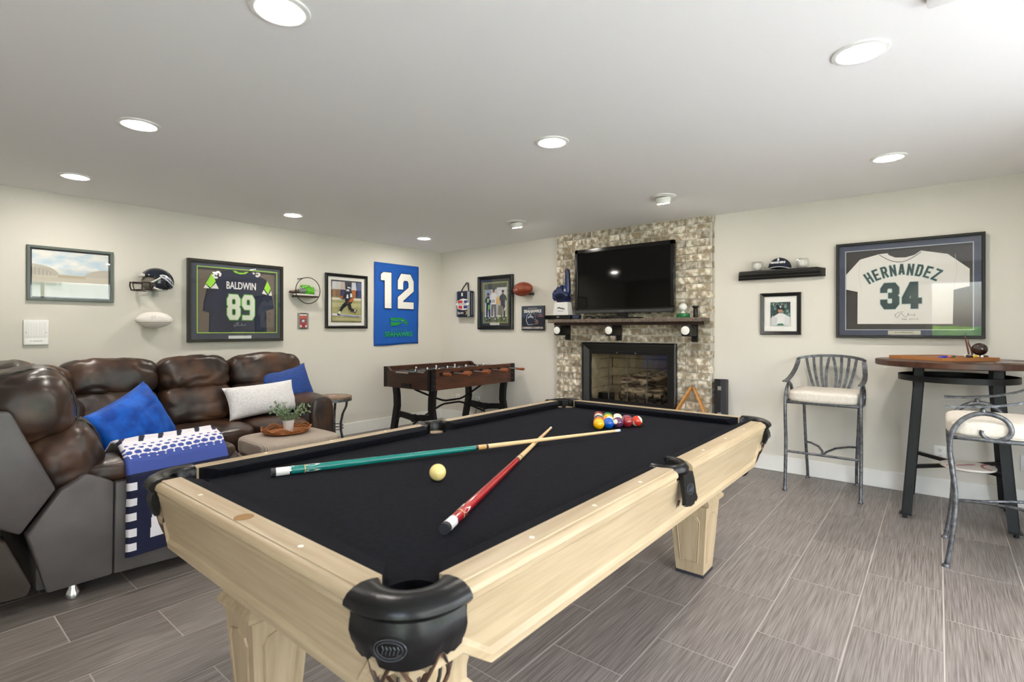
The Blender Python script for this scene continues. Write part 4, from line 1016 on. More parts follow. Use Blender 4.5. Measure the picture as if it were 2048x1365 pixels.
# ---- small card
r = empty('trading_card', on_left(3.104, 1.408), 'small red trading card in a clear holder below the ring shelf', 'trading card', rot=ROT_L)
b = B(); b.box((-.067, -.091, 0), (.067, .091, .012), .003, 1); build(b, 'holder', mat('smoked acrylic', '8e8d8a', .25), r)
b = B(); b.box((-.04, -.091, .012), (.04, -.08, .015)); b.box((-.04, .08, .012), (.04, .091, .015)); build(b, 'clip', cm('3a3838', .4), r)
art('card_print', [('a5403c', rect(-.044, -.076, .044, .076)), ('e8dcd8', rect(-.042, .058, .042, .076)), ('c9604a', rect(-.042, .03, .042, .05)), ('55606e', [(-.03, -.02), (.005, -.03), (.03, .0), (.02, .028), (-.02, .02)]), ('c9d0d6', [(-.02, -.01), (.01, -.015), (.015, .01), (-.01, .012)]), ('8c2a3c', ell(.0, -.052, .02, .018)), ('e6c9c6', rect(-.042, -.074, -.02, -.05)), ('e6c9c6', rect(.022, -.074, .042, -.05))], r, .0125)
# ---- running player photograph
r = framed('framed_player_photo', ROT_L, on_left(3.675, 1.655), .588, .668, mat('black bevel frame', '141414', .25), 'black framed photo of a running player in a wide white mount', .036, .03, 'efece8', bevel=[(0, 0), (0, .026), (.008, .032), (.02, .030), (.036, .018), (.036, .004)])
sx_, sy_ = .41, .50
def Q(l): return [((x-.5)*sx_, (y-.5)*sy_) for x, y in l]
L = [('2a2a2e', Q([(-.02, -.015), (1.02, -.015), (1.02, 1.015), (-.02, 1.015)])), ('a9a672', Q(rect(0, 0, 1, 1))), ('3b4258', Q(rect(0, .60, 1, 1))), ('d8d6ce', Q(rect(0, .53, 1, .58))), ('bdb98a', Q(rect(0, .36, 1, .46)))]
for x, c1, c2 in ((.08, 'd9d9dc', 'a07a58'), (.22, 'd2cfcf', '8c6a50'), (.36, 'c9b8b0', '39406a'), (.62, '30303c', '30303c'), (.74, 'cfd2dc', 'b0662c'), (.92, '5a6a96', '2c3c78')):
    L += [(c1, Q([(x-.09, .78), (x+.09, .78), (x+.07, .98), (x-.07, .98)])), (c2, Q([(x-.07, .60), (x+.06, .60), (x+.07, .79), (x-.07, .79)]))]
L += [('d9dbe6', Q([(0, .15), (1, .11), (1, .15), (.0, .20)])), ('6a739c', Q([(.2, .155), (1, .115), (1, .135), (.2, .175)])), ('b3ad7e', Q(rect(0, .02, 1, .09)))]
for pl in limb([(.50, .46, .055), (.34, .36, .05), (.26, .24, .035)], 0) + limb([(.56, .46, .06), (.62, .30, .045), (.78, .27, .03)], 0): L.append(('14171f', Q(pl)))
L += [('e3e1de', Q([(.22, .17), (.29, .24), (.24, .26), (.20, .20)])), ('14171f', Q([(.16, .16), (.26, .14), (.24, .19), (.17, .20)])), ('e3e1de', Q([(.74, .25), (.80, .24), (.81, .29), (.76, .30)])), ('14171f', Q([(.78, .21), (.85, .29), (.82, .31), (.77, .25)]))]
L += [('1a2036', Q([(.44, .46), (.66, .45), (.70, .66), (.62, .73), (.46, .72), (.42, .6)])), ('b5601e', Q([(.52, .48), (.72, .50), (.72, .62), (.60, .56)])), ('d6d8dc', Q([(.47, .58), (.54, .58), (.53, .67), (.48, .67)])), ('d6d8dc', Q([(.60, .60), (.68, .62), (.66, .70), (.60, .70)]))]
for pl in limb([(.46, .68, .04), (.38, .58, .035), (.30, .60, .03)], 0): L.append(('2a2430', Q(pl)))
L += [('9a5a34', Q(ell(.31, .60, .05, .035))), ('14182c', Q(ell(.55, .84, .085, .065))), ('b9c2cc', Q([(.50, .83), (.62, .82), (.60, .86), (.50, .87)])), ('c9cbd0', Q([(.46, .76), (.56, .75), (.56, .80), (.47, .80)]))]
art('photo_print', L, r, .0085)
signature(r, .02, -.18, .10, cm('3a4a8a', .5), .0195, 6)
# ---- blue number banner
r = empty('number_banner', on_left(4.452, 1.647), 'blue fabric banner with a large white number 12', 'banner', rot=ROT_L)
b = B(); nx, ny = 16, 30; w_, h_ = .745, 1.088; g_ = []
for i in range(nx+1):
    col = []
    for j in range(ny+1):
        x, y = -w_/2 + w_*i/nx, -h_/2 + h_*j/ny; k = (1-j/ny)
        col.append(b.bm.verts.new((x + .006*math.sin(y*5)*k, y + .01*k*math.sin(x*6), .010 + .004*k*math.sin(x*16+y*3) + .002*math.sin(y*17))))
    g_.append(col)
for i in range(nx):
    for j in range(ny): b.bm.faces.new([g_[i][j], g_[i+1][j], g_[i+1][j+1], g_[i][j+1]])
o = build(b, 'cloth', mat('banner blue', '0a55b0', .75, bump=.1, bscale=400), r, smooth=180, wn=True); md = o.modifiers.new('thickness', 'SOLIDIFY'); md.thickness = .003; md.offset = -1
b = B(); b.cyl((-w_/2, h_/2-.07, .0165), (w_/2, h_/2-.07, .0165), .0016, n=6); build(b, 'hem', cm('2a6cc0', .7), r)
for grow, col, z in ((.009, '0c1f4a', .0185), (0, 'e9e7e3', .0195)):
    b = B()
    for ch, x0, wd in (('1', -.275, .170), ('2', .0, .275)): glyph(b, ch, wd, .475, .098 if ch == '1' else .092, z, T(x0, -.055), grow)
    build(b, 'number', cm(col, .7), r, wn=True)
art('logo', [('16913c', p) if c == 'A' else (c, p) for c, p in hawk(.02, -.235, .30, .115, 'A', '0a55b0', '9fe04a')], r, .0185)
text('SEATTLE', .042, cm('1f9a6c', .6), r, T(.02, -.345, .0185), space=1.7); text('SEAHAWKS', .088, cm('1aa04a', .6), r, T(.02, -.405, .0185), bold=.0025, sx=1.02)

# ================================================================== far wall, left of the bricks
r = empty('hanging_cooler_bag', on_fire(-5.12, 1.665), 'small navy and grey lunch bag hanging by its strap on the wall', 'bag', rot=ROT_F)
b = B(); b.box((-.14, -.182, .005), (.14, .182, .095), .022, 3); build(b, 'body', mat('navy fabric', '141a30', .7), r, smooth=50)
for lo, hi in (((-.135, -.176, .093), (-.112, .172, .097)), ((.085, -.176, .093), (.132, .172, .097)), ((.139, -.16, .02), (.1415, .15, .035)), ((.139, -.16, .06), (.1415, .15, .07))):
    b = B(); b.box(lo, hi); build(b, 'stripe', cm('8f9196', .6), r)
b = B(); b.tube([(-.075, .178, .05), (-.05, .23, .04), (-.003, .305, .012), (.02, .30, .012), (.05, .24, .04), (.07, .178, .05)], 1, flat=(.010, .003), up=(0, 0, 1)); build(b, 'strap', M_black, r)
art('badge', [('e4e2e0', [(-.12, .045), (.0, .075), (.09, .06), (.10, -.08), (.0, -.085), (-.10, -.07)]), ('c4383a', rect(-.10, .01, -.005, .05)), ('2a3c78', rect(.02, .008, .085, .048)), ('e9e7e5', rect(-.135, -.015, .115, .012)), ('c4383a', [(-.09, -.062), (-.01, -.07), (-.01, -.022), (-.08, -.02)]), ('2a3c78', rect(.015, -.065, .085, -.022))], r, .0965)
text('NFL KICKOFF', .028, cm('3a3f52', .5), r, T(-.01, -.002, .0995), sx=.95); text('Sprint', .048, cm('e9e9e9', .5), r, T(-.045, -.125, .0972)); 
art('arrow', [('e6c94a', [(.05, -.10), (.062, -.10), (.085, -.125), (.062, -.15), (.05, -.15), (.072, -.125)])], r, .0968); art('tag', [('d9dadc', rect(-.03, .11, .0, .155))], r, .0966)
r = framed('framed_team_photo', ROT_F, on_fire(-4.59, 1.670), .618, .724, mat('black stepped frame', '0f0f10', .22), 'black framed photo of players carrying a trophy, left of the brown football', .05, .04, '1c1d22', bevel=[(0, 0), (0, .034), (.006, .040), (.022, .040), (.028, .030), (.045, .024), (.05, .014), (.05, .004)])
mount(r, -.259, -.312, .259, .312, .052, cm('25262c', .7), .014)
b = B()
for p in border_poly(-.222, -.275, .222, .275, .006) + border_poly(-.207, -.26, .207, .26, .004): b.prism(p, .0142, .0150)
build(b, 'mat_line', cm('b9c27a', .5), r)
sx_, sy_ = .40, .50
L = [('b9bcc0', Q(rect(0, 0, 1, 1))), ('3a3f34', Q(rect(0, .86, 1, 1))), ('5d6a42', Q(rect(0, 0, 1, .13))), ('d9dadc', Q(rect(0, .12, 1, .15))), ('8f9aa6', Q(rect(0, .5, .3, .86))), ('c9ccd0', Q(rect(.55, .62, 1, .9)))]
def man(x, top, s, shirt, pants, skin='8a5a3c', cap='1c2030'):
    out = []
    for dx in (-.05, .05): out += [(pants, Q(pl)) for pl in limb([(x+dx*s, top-.42*s, .055*s), (x+dx*1.5*s, top-.68*s, .045*s), (x+dx*1.4*s, top-.95*s, .03*s)], 0)]
    out += [(shirt, Q([(x-.10*s, top-.45*s), (x+.10*s, top-.45*s), (x+.14*s, top-.17*s), (x+.06*s, top-.12*s), (x-.06*s, top-.12*s), (x-.14*s, top-.17*s)]))]
    out += [(shirt, Q(pl)) for pl in limb([(x-.12*s, top-.18*s, .04*s), (x-.17*s, top-.32*s, .03*s)], 0) + limb([(x+.12*s, top-.18*s, .04*s), (x+.18*s, top-.32*s, .03*s)], 0)]
    out += [(skin, Q(ell(x, top-.07*s, .055*s, .06*s))), (cap, Q([(x-.06*s, top-.05*s), (x+.07*s, top-.05*s), (x+.05*s, top+.005*s), (x-.05*s, top+.005*s)]))]
    return out
L += man(.82, .82, .85, '3a3f48', '2c2f36') + man(.17, .76, .8, '1a2340', '1a2340') + [('7fc22e', Q([(.16, .30), (.24, .34), (.23, .45), (.17, .44)])), ('a8d86a', Q([(.12, .50), (.2, .52), (.2, .62), (.13, .62)]))] + man(.42, .88, .95, 'd6d4d6', '5a5660')
L += [('6a3a4a', Q(rect(.37, .50, .40, .58))), ('6a3a4a', Q(rect(.43, .50, .46, .58))), ('d8b070', Q([(.55, .45), (.70, .46), (.68, .62), (.60, .68), (.54, .58)])), ('7a7468', Q([(.60, .16), (.82, .16), (.80, .42), (.62, .42)])), ('e3e3e1', Q([(.88, .26), (.96, .34), (.93, .38), (.87, .30)]))]
for i in range(7): L.append((random.choice(('e6e6e6', '8ac03a', 'c9ccd0')), Q(ell(.1+.13*i, .06+.03*(i % 3), .025, .02, 6))))
art('photo_print', L, r, .0085, .00012)
b = B(); b.prism(rect(-.095, -.302, .07, -.268), .0142, .0165); build(b, 'plaque', cm('c9c9c2', .3), r)
r = empty('square_team_sign', on_fire(-3.955, 1.452), 'square navy sign with a printed helmet and white lettering', 'sign', rot=ROT_F)
b = B(); b.box((-.178, -.155, 0), (.178, .155, .028), .002, 1); build(b, 'panel', cm('161c2c', .5), r)
b = B(); b.box((-.184, -.155, .002), (-.178, .155, .026)); build(b, 'edge', cm('e6e4e0', .5), r)
b = B(); b.prism(rect(-.176, .02, .176, .153), .028, .0285); build(b, 'print_band', cm('39414f', .5), r)
text('SEATTLE', .024, cm('c9ccd2', .5), r, T(0, .122, .029), space=1.6); text('SEAHAWKS', .052, cm('eceae6', .5), r, T(0, .086, .029), bold=.0015, sx=1.02); text('CONFERENCE CHAMPIONS', .034, cm('d6cfc8', .5), r, T(0, -.124, .029), bold=.001, sx=.78)
text('20\n14', .032, cm('3f6ab0', .5), r, T(-.135, .028, .029)); text('NFC\nCHAMPS', .022, cm('c06a72', .5), r, T(.125, .03, .029))
hel = [(-.095 + .0, -.03), (-.085, .03), (-.05, .062), (-.01, .066), (.03, .045), (.05, .0), (.05, -.02), (.015, -.02), (.01, -.075), (-.06, -.082), (-.075, -.07)]
art('helmet_print', [('c9cdd4', [(x*1.07-.002, y*1.07) for x, y in hel]), ('1b2540', hel), ('aab0ba', [(-.07, .02), (-.02, .035), (.02, .01), (.015, -.005), (-.03, .01), (-.075, -.005)]), ('e6e2e0', [(-.045, .045), (-.02, .05), (-.015, .042), (-.04, .036)])], r, .0288)
b = B()
for pts in ([(.03, -.02), (.085, -.03), (.085, -.07), (.02, -.075)], [(.03, -.045), (.085, -.05)], [(.06, -.026), (.06, -.072)]): b.tube([(x, y, .0295) for x, y in pts], .0022, 5)
build(b, 'mask_print', cm('d6a49c', .5), r)

# ================================================================== far wall, right of the bricks
r = empty('black_wall_shelf', on_fire(-1.125, 1.81), 'black moulded wall shelf holding two baseballs and a cap', 'wall shelf', rot=ROT_F)
b = B(); pr = [(0, -.035), (.05, -.035), (.058, -.02), (.075, -.012), (.085, .006), (.115, .016), (.122, .022), (.14, .024), (.14, .038), (0, .038)]
rs = []
for x, e in ((-.315, 0), (.315, 0)):
    rs.append([(x + math.copysign((o-.14)*.35, x), y, o) for o, y in pr])
b.rings(rs); build(b, 'shelf_moulding', M_black, r, smooth=30)
def ball_cube(x, label):
    r = empty('baseball_cube', on_fire(x, 1.848, .075), label, 'baseball case', 'baseballs in clear cubes', rot=ROT_F)
    b = B(); b.box((-.042, .003, -.042), (.042, .087, .042)); build(b, 'clear_case', M_clear, r)
    b = B(); b.box((-.043, 0, -.043), (.043, .004, .043)); build(b, 'case_base', M_clear, r)
    b = B(); t_ = bmesh.new(); bmesh.ops.create_uvsphere(t_, u_segments=22, v_segments=14, radius=.0365); b._merge(t_, T(0, .042, 0)); bo = build(b, 'baseball', cm('efece6', .5), r, smooth=180)
    b = B()
    for s in (1, -1):
        b.tube([(s*(.052 - .030*math.cos(a))*1.0, .042+.0365*math.sin(a)*.9, math.sqrt(max(1e-6, .0370**2 - (.052-.030*math.cos(a))**2 - (.0365*.9*math.sin(a))**2))) for a in [(-.9+1.8*i/10) for i in range(11)] if (.052-.030*math.cos(a))**2 + (.0365*.9*math.sin(a))**2 < .0370**2], .0009, 4) if False else None
        b.tube([(.0368*math.cos(q)*.55*s + .004*s, .042+.0368*math.sin(q)*.8, .0368*math.sqrt(max(.02, 1-(math.cos(q)*.55+.11)**2-(math.sin(q)*.8)**2))) for q in [(-.8+1.6*i/10) for i in range(11)]], .0009, 4)
    build(b, 'stitching', cm('a8404a', .6), r)
ball_cube(-1.298, 'baseball in a clear cube left of the navy cap'); ball_cube(-.925, 'baseball in a clear cube right of the navy cap')
r = empty('baseball_hat', on_fire(-1.112, 1.848, .075), 'navy baseball cap with white embroidery on the black wall shelf', 'cap', rot=ROT_F)
b = B(); t_ = bmesh.new(); bmesh.ops.create_uvsphere(t_, u_segments=32, v_segments=20, radius=1)
bmesh.ops.delete(t_, geom=[f for f in t_.faces if f.calc_center_median().y < .0], context='FACES')
for v in t_.verts: v.co = Vector((v.co.x*.095, .018 + max(0, v.co.y)*.092, v.co.z*.068 - .01 + (v.co.y*.01)))
b._merge(t_); o = build(b, 'crown', mat('navy cap', '10162c', .8, bump=.15, bscale=300), r, smooth=70); md = o.modifiers.new('t', 'SOLIDIFY'); md.thickness = .003
b = B(); nx, nz = 16, 6
gv = [[None]*(nz+1) for _ in range(nx+1)]
for i in range(nx+1):
    a = -1.25 + 2.5*i/nx
    for j in range(nz+1):
        k = j/nz; x = math.sin(a)*(.094 + .012*k); z = math.cos(a)*(.05+.05*k) - .005; gv[i][j] = b.bm.verts.new((x, .022 - .018*(x/.1)**2 - .010*k + .008, z))
for i in range(nx):
    for j in range(nz): b.bm.faces.new([gv[i][j], gv[i+1][j], gv[i+1][j+1], gv[i][j+1]])
o = build(b, 'visor', MATS['navy cap'], r, smooth=180, wn=True); md = o.modifiers.new('t', 'SOLIDIFY'); md.thickness = .003
b = B(); b.tube([(math.sin(-1.25+2.5*i/16)*.1065, .012 + .008 - .018*(math.sin(-1.25+2.5*i/16)*1.06)**2, math.cos(-1.25+2.5*i/16)*.1005-.005) for i in range(17)], .0028, 5); build(b, 'visor_piping', cm('d9d9dc', .6), r)
text('MARINERS', .026, cm('e3e4e8', .6), r, T(0, .062, .058) @ Matrix.Rotation(R(-20), 4, 'X'), ext=.002, bold=.001); text('S', .034, cm('e3e4e8', .6), r, T(0, .088, .046) @ Matrix.Rotation(R(-35), 4, 'X'), ext=.002, bold=.002)
b = B(); b.sup((0, .112, -.008), (.012, .006, .012), 1, n=3); build(b, 'top_button', MATS['navy cap'], r)
# small signed photo
r = framed('framed_signed_photo', ROT_F, on_fire(-1.119, 1.452), .338, .385, mat('black flat frame', '121213', .3), 'small black framed baseball photo under the wall shelf', .032, .03, 'efedea', bevel=[(0, 0), (0, .022), (.006, .03), (.032, .018), (.032, .004)])
sx_, sy_ = .165, .215
L = [('1d3a3c', Q(rect(0, 0, 1, 1)))]
for i in range(16): L.append((random.choice(('2f6a66', '23504e', '49827c', '6a8f8a')), Q(ell(random.random()*.9+.05, .35+.6*random.random(), .08, .07, 7))))
L += [('e0e0e0', Q([(.1, 0), (.92, 0), (.95, .3), (.78, .45), (.6, .52), (.42, .52), (.22, .42), (.06, .25)])), ('c9cccf', Q([(.0, .0), (.3, .0), (.34, .3), (.12, .42), (.02, .3)])), ('d3d6d8', Q([(.72, .0), (1, 0), (1, .35), (.86, .42), (.7, .3)])), ('2f7a6a', Q([(.30, .0), (.70, 0), (.62, .09), (.4, .08)])), ('c08a68', Q(ell(.5, .66, .12, .13))), ('14182a', Q([(.36, .70), (.68, .69), (.66, .86), (.52, .90), (.38, .85)])), ('1d2238', Q([(.33, .69), (.70, .67), (.69, .72), (.34, .74)])), ('dfe2e4', Q(rect(.48, .76, .56, .83))), ('8f5a40', Q([(.46, .58), (.56, .58), (.54, .6), (.48, .6)]))]
art('photo_print', L, r, .0085)
signature(r, .0, .085, .11, cm('e6ecec', .5), .0175, 9); b = B()
# white jersey
W_, H_ = .950, .798
r = framed('framed_white_jersey', ROT_F, on_fire(-.2015, 1.637), W_, H_, mat('black jersey frame', '101011', .25), 'large framed white jersey number 34 with dark green lettering', .022, .05, '2c2624')
mount(r, -W_/2+.022, -H_/2+.022, W_/2-.022, H_/2-.022, .045, mat('navy mat board', '2f3650', .7), .024)
b = B()
for p in border_poly(-W_/2+.064, -H_/2+.064, W_/2-.064, H_/2-.064, .006): b.prism(p, .022, .0255)
build(b, 'mat_line', cm('a9b0b8', .5), r)
jw = [F(.072, .33), F(.072, .485), F(.160, .515), F(.158, .855), F(.805, .86), F(.81, .53), F(.908, .50), F(.908, .335), F(.775, .18), F(.604, .128), F(.60, .13), F(.56, .165), F(.50, .185), F(.43, .18), F(.385, .15), F(.375, .13), F(.317, .133), F(.178, .175)]
b = B(); b.prism(jw, .007, .015); build(b, 'jersey', mat('white jersey', 'd9d6d0', .85, bump=.1, bscale=60), r)
b = B(); b.tube([(*F(.317 + .287*i/16, .140 + .088*math.sin(PI*i/16)), .0155) for i in range(17)], .0026, 5); build(b, 'collar_trim', cm('1d222c', .6), r)
b = B()
for side in (1, -1):
    x = .5 + side*.32; b.tube([(*F(x, .185), .0155), (*F(x+side*.012, .34), .0155), (*F(x-side*.01, .52), .0155)], .0014, 4)
build(b, 'sleeve_seam', cm('bdbab4', .7), r)
for grow, col, z in ((.0035, '9fb9b4', .0153), (0, '123236', .0165)):
    b = B(); n_ = 9; rad = .46; cx, cy = F(.473, .307); cy -= rad
    for i, ch in enumerate('HERNANDEZ'):
        a = R(28.5 - 57*i/(n_-1)); 
        Mx = T(cx, cy) @ Matrix.Rotation(a, 4, 'Z') @ T(0, rad) @ T(-.0205, -.046)
        glyph(b, ch, .041, .092, .0135, z, Mx, grow)
    for ch, fx in (('3', .325), ('4', .475)):
        x, y = F(fx, .705); glyph(b, ch, .125, .215, .046, z, T(x, y), grow*1.4)
    build(b, 'lettering', cm(col, .6), r, wn=True)
signature(r, *F(.50, .765), .13, cm('20222a', .5), .0165, 3); text('Felix  10.11.12', .018, cm('20222a', .5), r, T(*F(.53, .81), .0155))
b = B(); b.prism([(F(.49, .945)[0] + x, F(.49, .945)[1] + y) for x, y in rect(-.105, -.016, .105, .016)], .024, .0265); build(b, 'plaque', cm('bdb9a8', .3), r)
text('FELIX HERNANDEZ', .016, cm('3a3a38', .4), r, T(*F(.49, .945), .0268), sx=.9)
# sockets
def outlet(x, z, label):
    r = empty('wall_socket', on_fire(x, z), label, 'wall socket', 'wall sockets', rot=ROT_F)
    b = B(); b.box((-.037, -.058, 0), (.037, .058, .006), .002, 2); build(b, 'plate', M_white, r, smooth=40)
    for y in (.024, -.024):
        b = B(); b.prism(ell(0, y, .017, .018, 18), .006, .008); s_ = build(b, 'receptacle', cm('e2e1dc', .4), r)
        b = B()
        for dx in (-.006, .006): b.box((dx-.0012, y, .008), (dx+.0012, y+.009, .0083))
        b.cyl((0, y-.008, .008), (0, y-.008, .0083), .0028, n=8); build(b, 'slot', M_black, s_)
outlet(.012, .34, 'white wall socket under the bar table'); outlet(.50, .34, 'white wall socket at the right edge behind the table leg'); outlet(-5.31, .33, 'white wall socket behind the foosball table nearer the corner'); outlet(-4.92, .33, 'white wall socket behind the foosball table nearer the bricks')
# ================================================================== sectional sofa
SO = empty('sectional_sofa', (-4.55, 1.55, 0), 'dark brown leather sectional sofa along the left wall', 'sofa')
def so(b, n, m, sm=70): return build(b, n, m, SO, smooth=sm, world=True)
def RX(d): return Matrix.Rotation(R(d), 4, 'X')
def RY(d): return Matrix.Rotation(R(d), 4, 'Y')
def RZ(d): return Matrix.Rotation(R(d), 4, 'Z')
b = B(); b.box((-5.50, .40, .08), (-4.66, 2.60, .36), .02, 2); so(b, 'base', M_vinyl, 40)
b = B(); b.box((-4.70, .46, .08), (-3.24, 1.26, .34), .02, 2); so(b, 'base', M_vinyl, 40)
b = B(); b.box((-5.60, .30, .10), (-5.34, 2.72, .93), .05, 3, None); so(b, 'back_frame', M_leather, 50)
# seats along the wall
seed = 0
def cush_(name, c, s, e, tilt=None, wr=.012, wf=7, n=24, m=None, crease=.55):
    global seed; seed += 1
    b = B(); b.sup(c, s, e, n=n, M=tilt, wr=wr, wf=wf, seed=seed*3.7, crease=crease); return so(b, name, m or M_leather)
cush_('seat_cushion', (-4.92, 2.335, .385), (.86, .52, .23), .42, wr=.008)
cush_('seat_cushion', (-4.93, 1.775, .385), (.90, .62, .23), .42, wr=.008)
cush_('seat_cushion', (-4.90, 1.10, .385), (.95, .80, .23), .42, wr=.008)
cush_('footrest_panel', (-4.62, 2.335, .20), (.12, .50, .26), .4, wr=.005)
cush_('footrest_panel', (-4.64, 1.78, .20), (.12, .60, .26), .4, wr=.005)
for y0, y1 in ((2.085, 2.78), (1.505, 2.085), (.86, 1.505)):
    cush_('back_cushion', (-5.13, (y0+y1)/2, .645), (.28, (y1-y0)*1.015, .36), .55, RY(-10), .014)
    cush_('head_cushion', (-5.20, (y0+y1)/2, .905), (.34, (y1-y0)*1.03, .335), .60, RY(-12), .020, 6)
# rolled arm at the right end
b = B(); b.box((-5.45, 2.60, .08), (-4.60, 2.80, .56), .03, 3); so(b, 'arm_panel', M_vinyl, 50)
cush_('arm', (-5.02, 2.705, .585), (.94, .285, .20), .62, RY(2), .008)
cush_('arm_front', (-4.585, 2.70, .38), (.09, .235, .56), .5, None, .006)
# corner
cush_('corner_back', (-5.12, .62, .66), (.30, .85, .36), .55, RZ(-45) @ RY(-10), .014); cush_('corner_head', (-5.17, .57, .90), (.34, .86, .33), .6, RZ(-45) @ RY(-12), .02)
# the section with its end towards the camera
cush_('seat_cushion', (-4.05, 1.02, .40), (1.0, .66, .22), .42, wr=.008)
for x0, x1 in ((-3.93, -3.235), (-4.62, -3.93)):
    xc, w = (x0+x1)/2, (x1-x0)*1.03
    cush_('back_cushion', (xc, .585, .665), (w, .33, .36), .60, RX(14), .016); cush_('head_cushion', (xc, .46, .925), (w, .37, .38), .66, RX(16), .024, 6)
side = lambda pts, x0, x1: (pts, x0, x1)
YZ = Matrix(((0, 0, 1, 0), (1, 0, 0, 0), (0, 1, 0, 0), (0, 0, 0, 1)))     # local (y, z, x)
def panel(name, pts, x0, x1, m, bev=.012):
    t = B(); t.prism(pts, x0, x1, YZ); bmesh.ops.remove_doubles(t.bm, verts=t.bm.verts, dist=1e-5)
    bmesh.ops.bevel(t.bm, geom=list(t.bm.edges), offset=bev, segments=2, affect='EDGES', profile=.5); return so(t, name, m, 40)
panel('side_panel', [(.495, .078), (.745, .078), (.752, .540), (.70, .575), (.64, .60), (.545, .545), (.425, .365)], -3.30, -3.195, M_vinyl)
panel('side_panel', [(.748, .078), (1.31, .055), (1.34, .10), (1.35, .50), (1.31, .545), (.755, .540)], -3.30, -3.193, M_vinyl)
panel('back_side_panel', [(.405, .375), (.53, .555), (.375, .935), (.30, .945), (.14, .93), (.22, .5)], -3.30, -3.20, M_vinyl)
panel('lower_back_panel', [(.22, .10), (.43, .088), (.445, .13), (.36, .36), (.20, .42)], -3.32, -3.205, mat('dark vinyl', '3a332e', .55))
b = B(); b.box((-4.9, .16, .12), (-3.30, .36, .90), .04, 3); so(b, 'back_shell', M_vinyl, 50)
cush_('arm', (-3.34, 1.00, .585), (.30, .74, .135), .60, RX(-1), .008)
cush_('arm_front', (-3.34, 1.335, .42), (.27, .10, .34), .55, None, .006)
for y in (.60, 1.17):
    b = B(); b.lathe([(.018, 0), (.03, .004), (.03, .03), (.018, .05), (.018, .09)], 16, T(-3.26, y)); so(b, 'foot', M_chrome, 40)
for x, y in ((-4.72, 2.55), (-4.72, .9), (-5.4, 2.55)):
    b = B(); b.lathe([(.018, 0), (.03, .004), (.03, .03), (.018, .05), (.018, .09)], 16, T(x, y)); so(b, 'foot', M_black, 40)
# puckered seams running over the near end cushions
for c_0, sz_, e_, tl in (((-3.5825, .585, .665), (.716, .33, .36), .60, 14), ((-3.5825, .46, .925), (.716, .37, .38), .66, 16)):
    k = 2/e_; b = B(); pts = []; u = .55
    for i in range(33):
        a = R(-75 + 215*i/32); cy_, cz_ = math.cos(a), math.sin(a); q = ((1-u**k)/(abs(cy_)**k + abs(cz_)**k))**(1/k) if True else 1
        wob = 1 + .012*math.sin(i*2.4)
        p_ = Vector((u*sz_[0]/2, cy_*q*sz_[1]/2*wob, cz_*q*sz_[2]/2*wob)); pts.append(Vector(c_0) + RX(tl) @ p_)
    b.tube(pts, .006, 6); so(b, 'seam', mat('seam leather', '1c1512', .4), 60)

# ------------------------------------------------------------------ pillows and blanket
def pillow(name, c, w, h, t, rot, m, label, seed, wr=.01, pn=3.2):
    b = B(); n = 30; g = {}
    for sd in (1, -1):
        for i in range(n+1):
            for j in range(n+1):
                u, v = -1+2*i/n, -1+2*j/n
                edge = i in (0, n) or j in (0, n)
                if sd < 0 and edge: g[sd, i, j] = g[1, i, j]; continue
                x = u*(1 - .07*(1-v*v)) * w/2; y = v*(1 - .09*(1-u*u)) * h/2
                z = 0 if edge else sd*t/2*((1-abs(u)**2.6)*(1-abs(v)**2.6))**.42
                if not edge:
                    q = Vector((x*8+seed, y*8, sd)); z += sd*wr*(noise.noise(q)*.8 - 3*max(0, .12-abs(noise.noise(q*.8+Vector((5, seed, 0))))))
                g[sd, i, j] = b.bm.verts.new((x, y, z))
        for i in range(n):
            for j in range(n):
                q = [g[sd, i, j], g[sd, i+1, j], g[sd, i+1, j+1], g[sd, i, j+1]]
                b.bm.faces.new(q if sd > 0 else q[::-1])
    o = build(b, name, m, smooth=80); o.matrix_basis = Matrix.Translation(c) @ rot; return tag(o, label, 'pillow')
fr = Matrix(((-.617, 0, .787, 0), (.787, 0, .617, 0), (0, 1, 0, 0), (0, 0, 0, 1)))
pillow('throw_pillow', (-4.10, 1.06, .675), .62, .42, .22, fr @ RX(-22) @ RZ(16), M_blue, 'bright blue velvet pillow in the corner behind the folded blanket', 2, .016)
pillow('throw_pillow', (-4.90, 2.285, .655), .66, .31, .17, ROT_L.to_4x4() @ RX(-24) @ RZ(3), M_greyc, 'long white knitted pillow leaning on the sofa back', 5, .008)
pillow('throw_pillow', (-5.02, 2.60, .72), .50, .44, .17, ROT_L.to_4x4() @ RX(-20) @ RZ(9), M_bluelin, 'blue woven pillow behind the white one by the sofa arm', 8, .008)
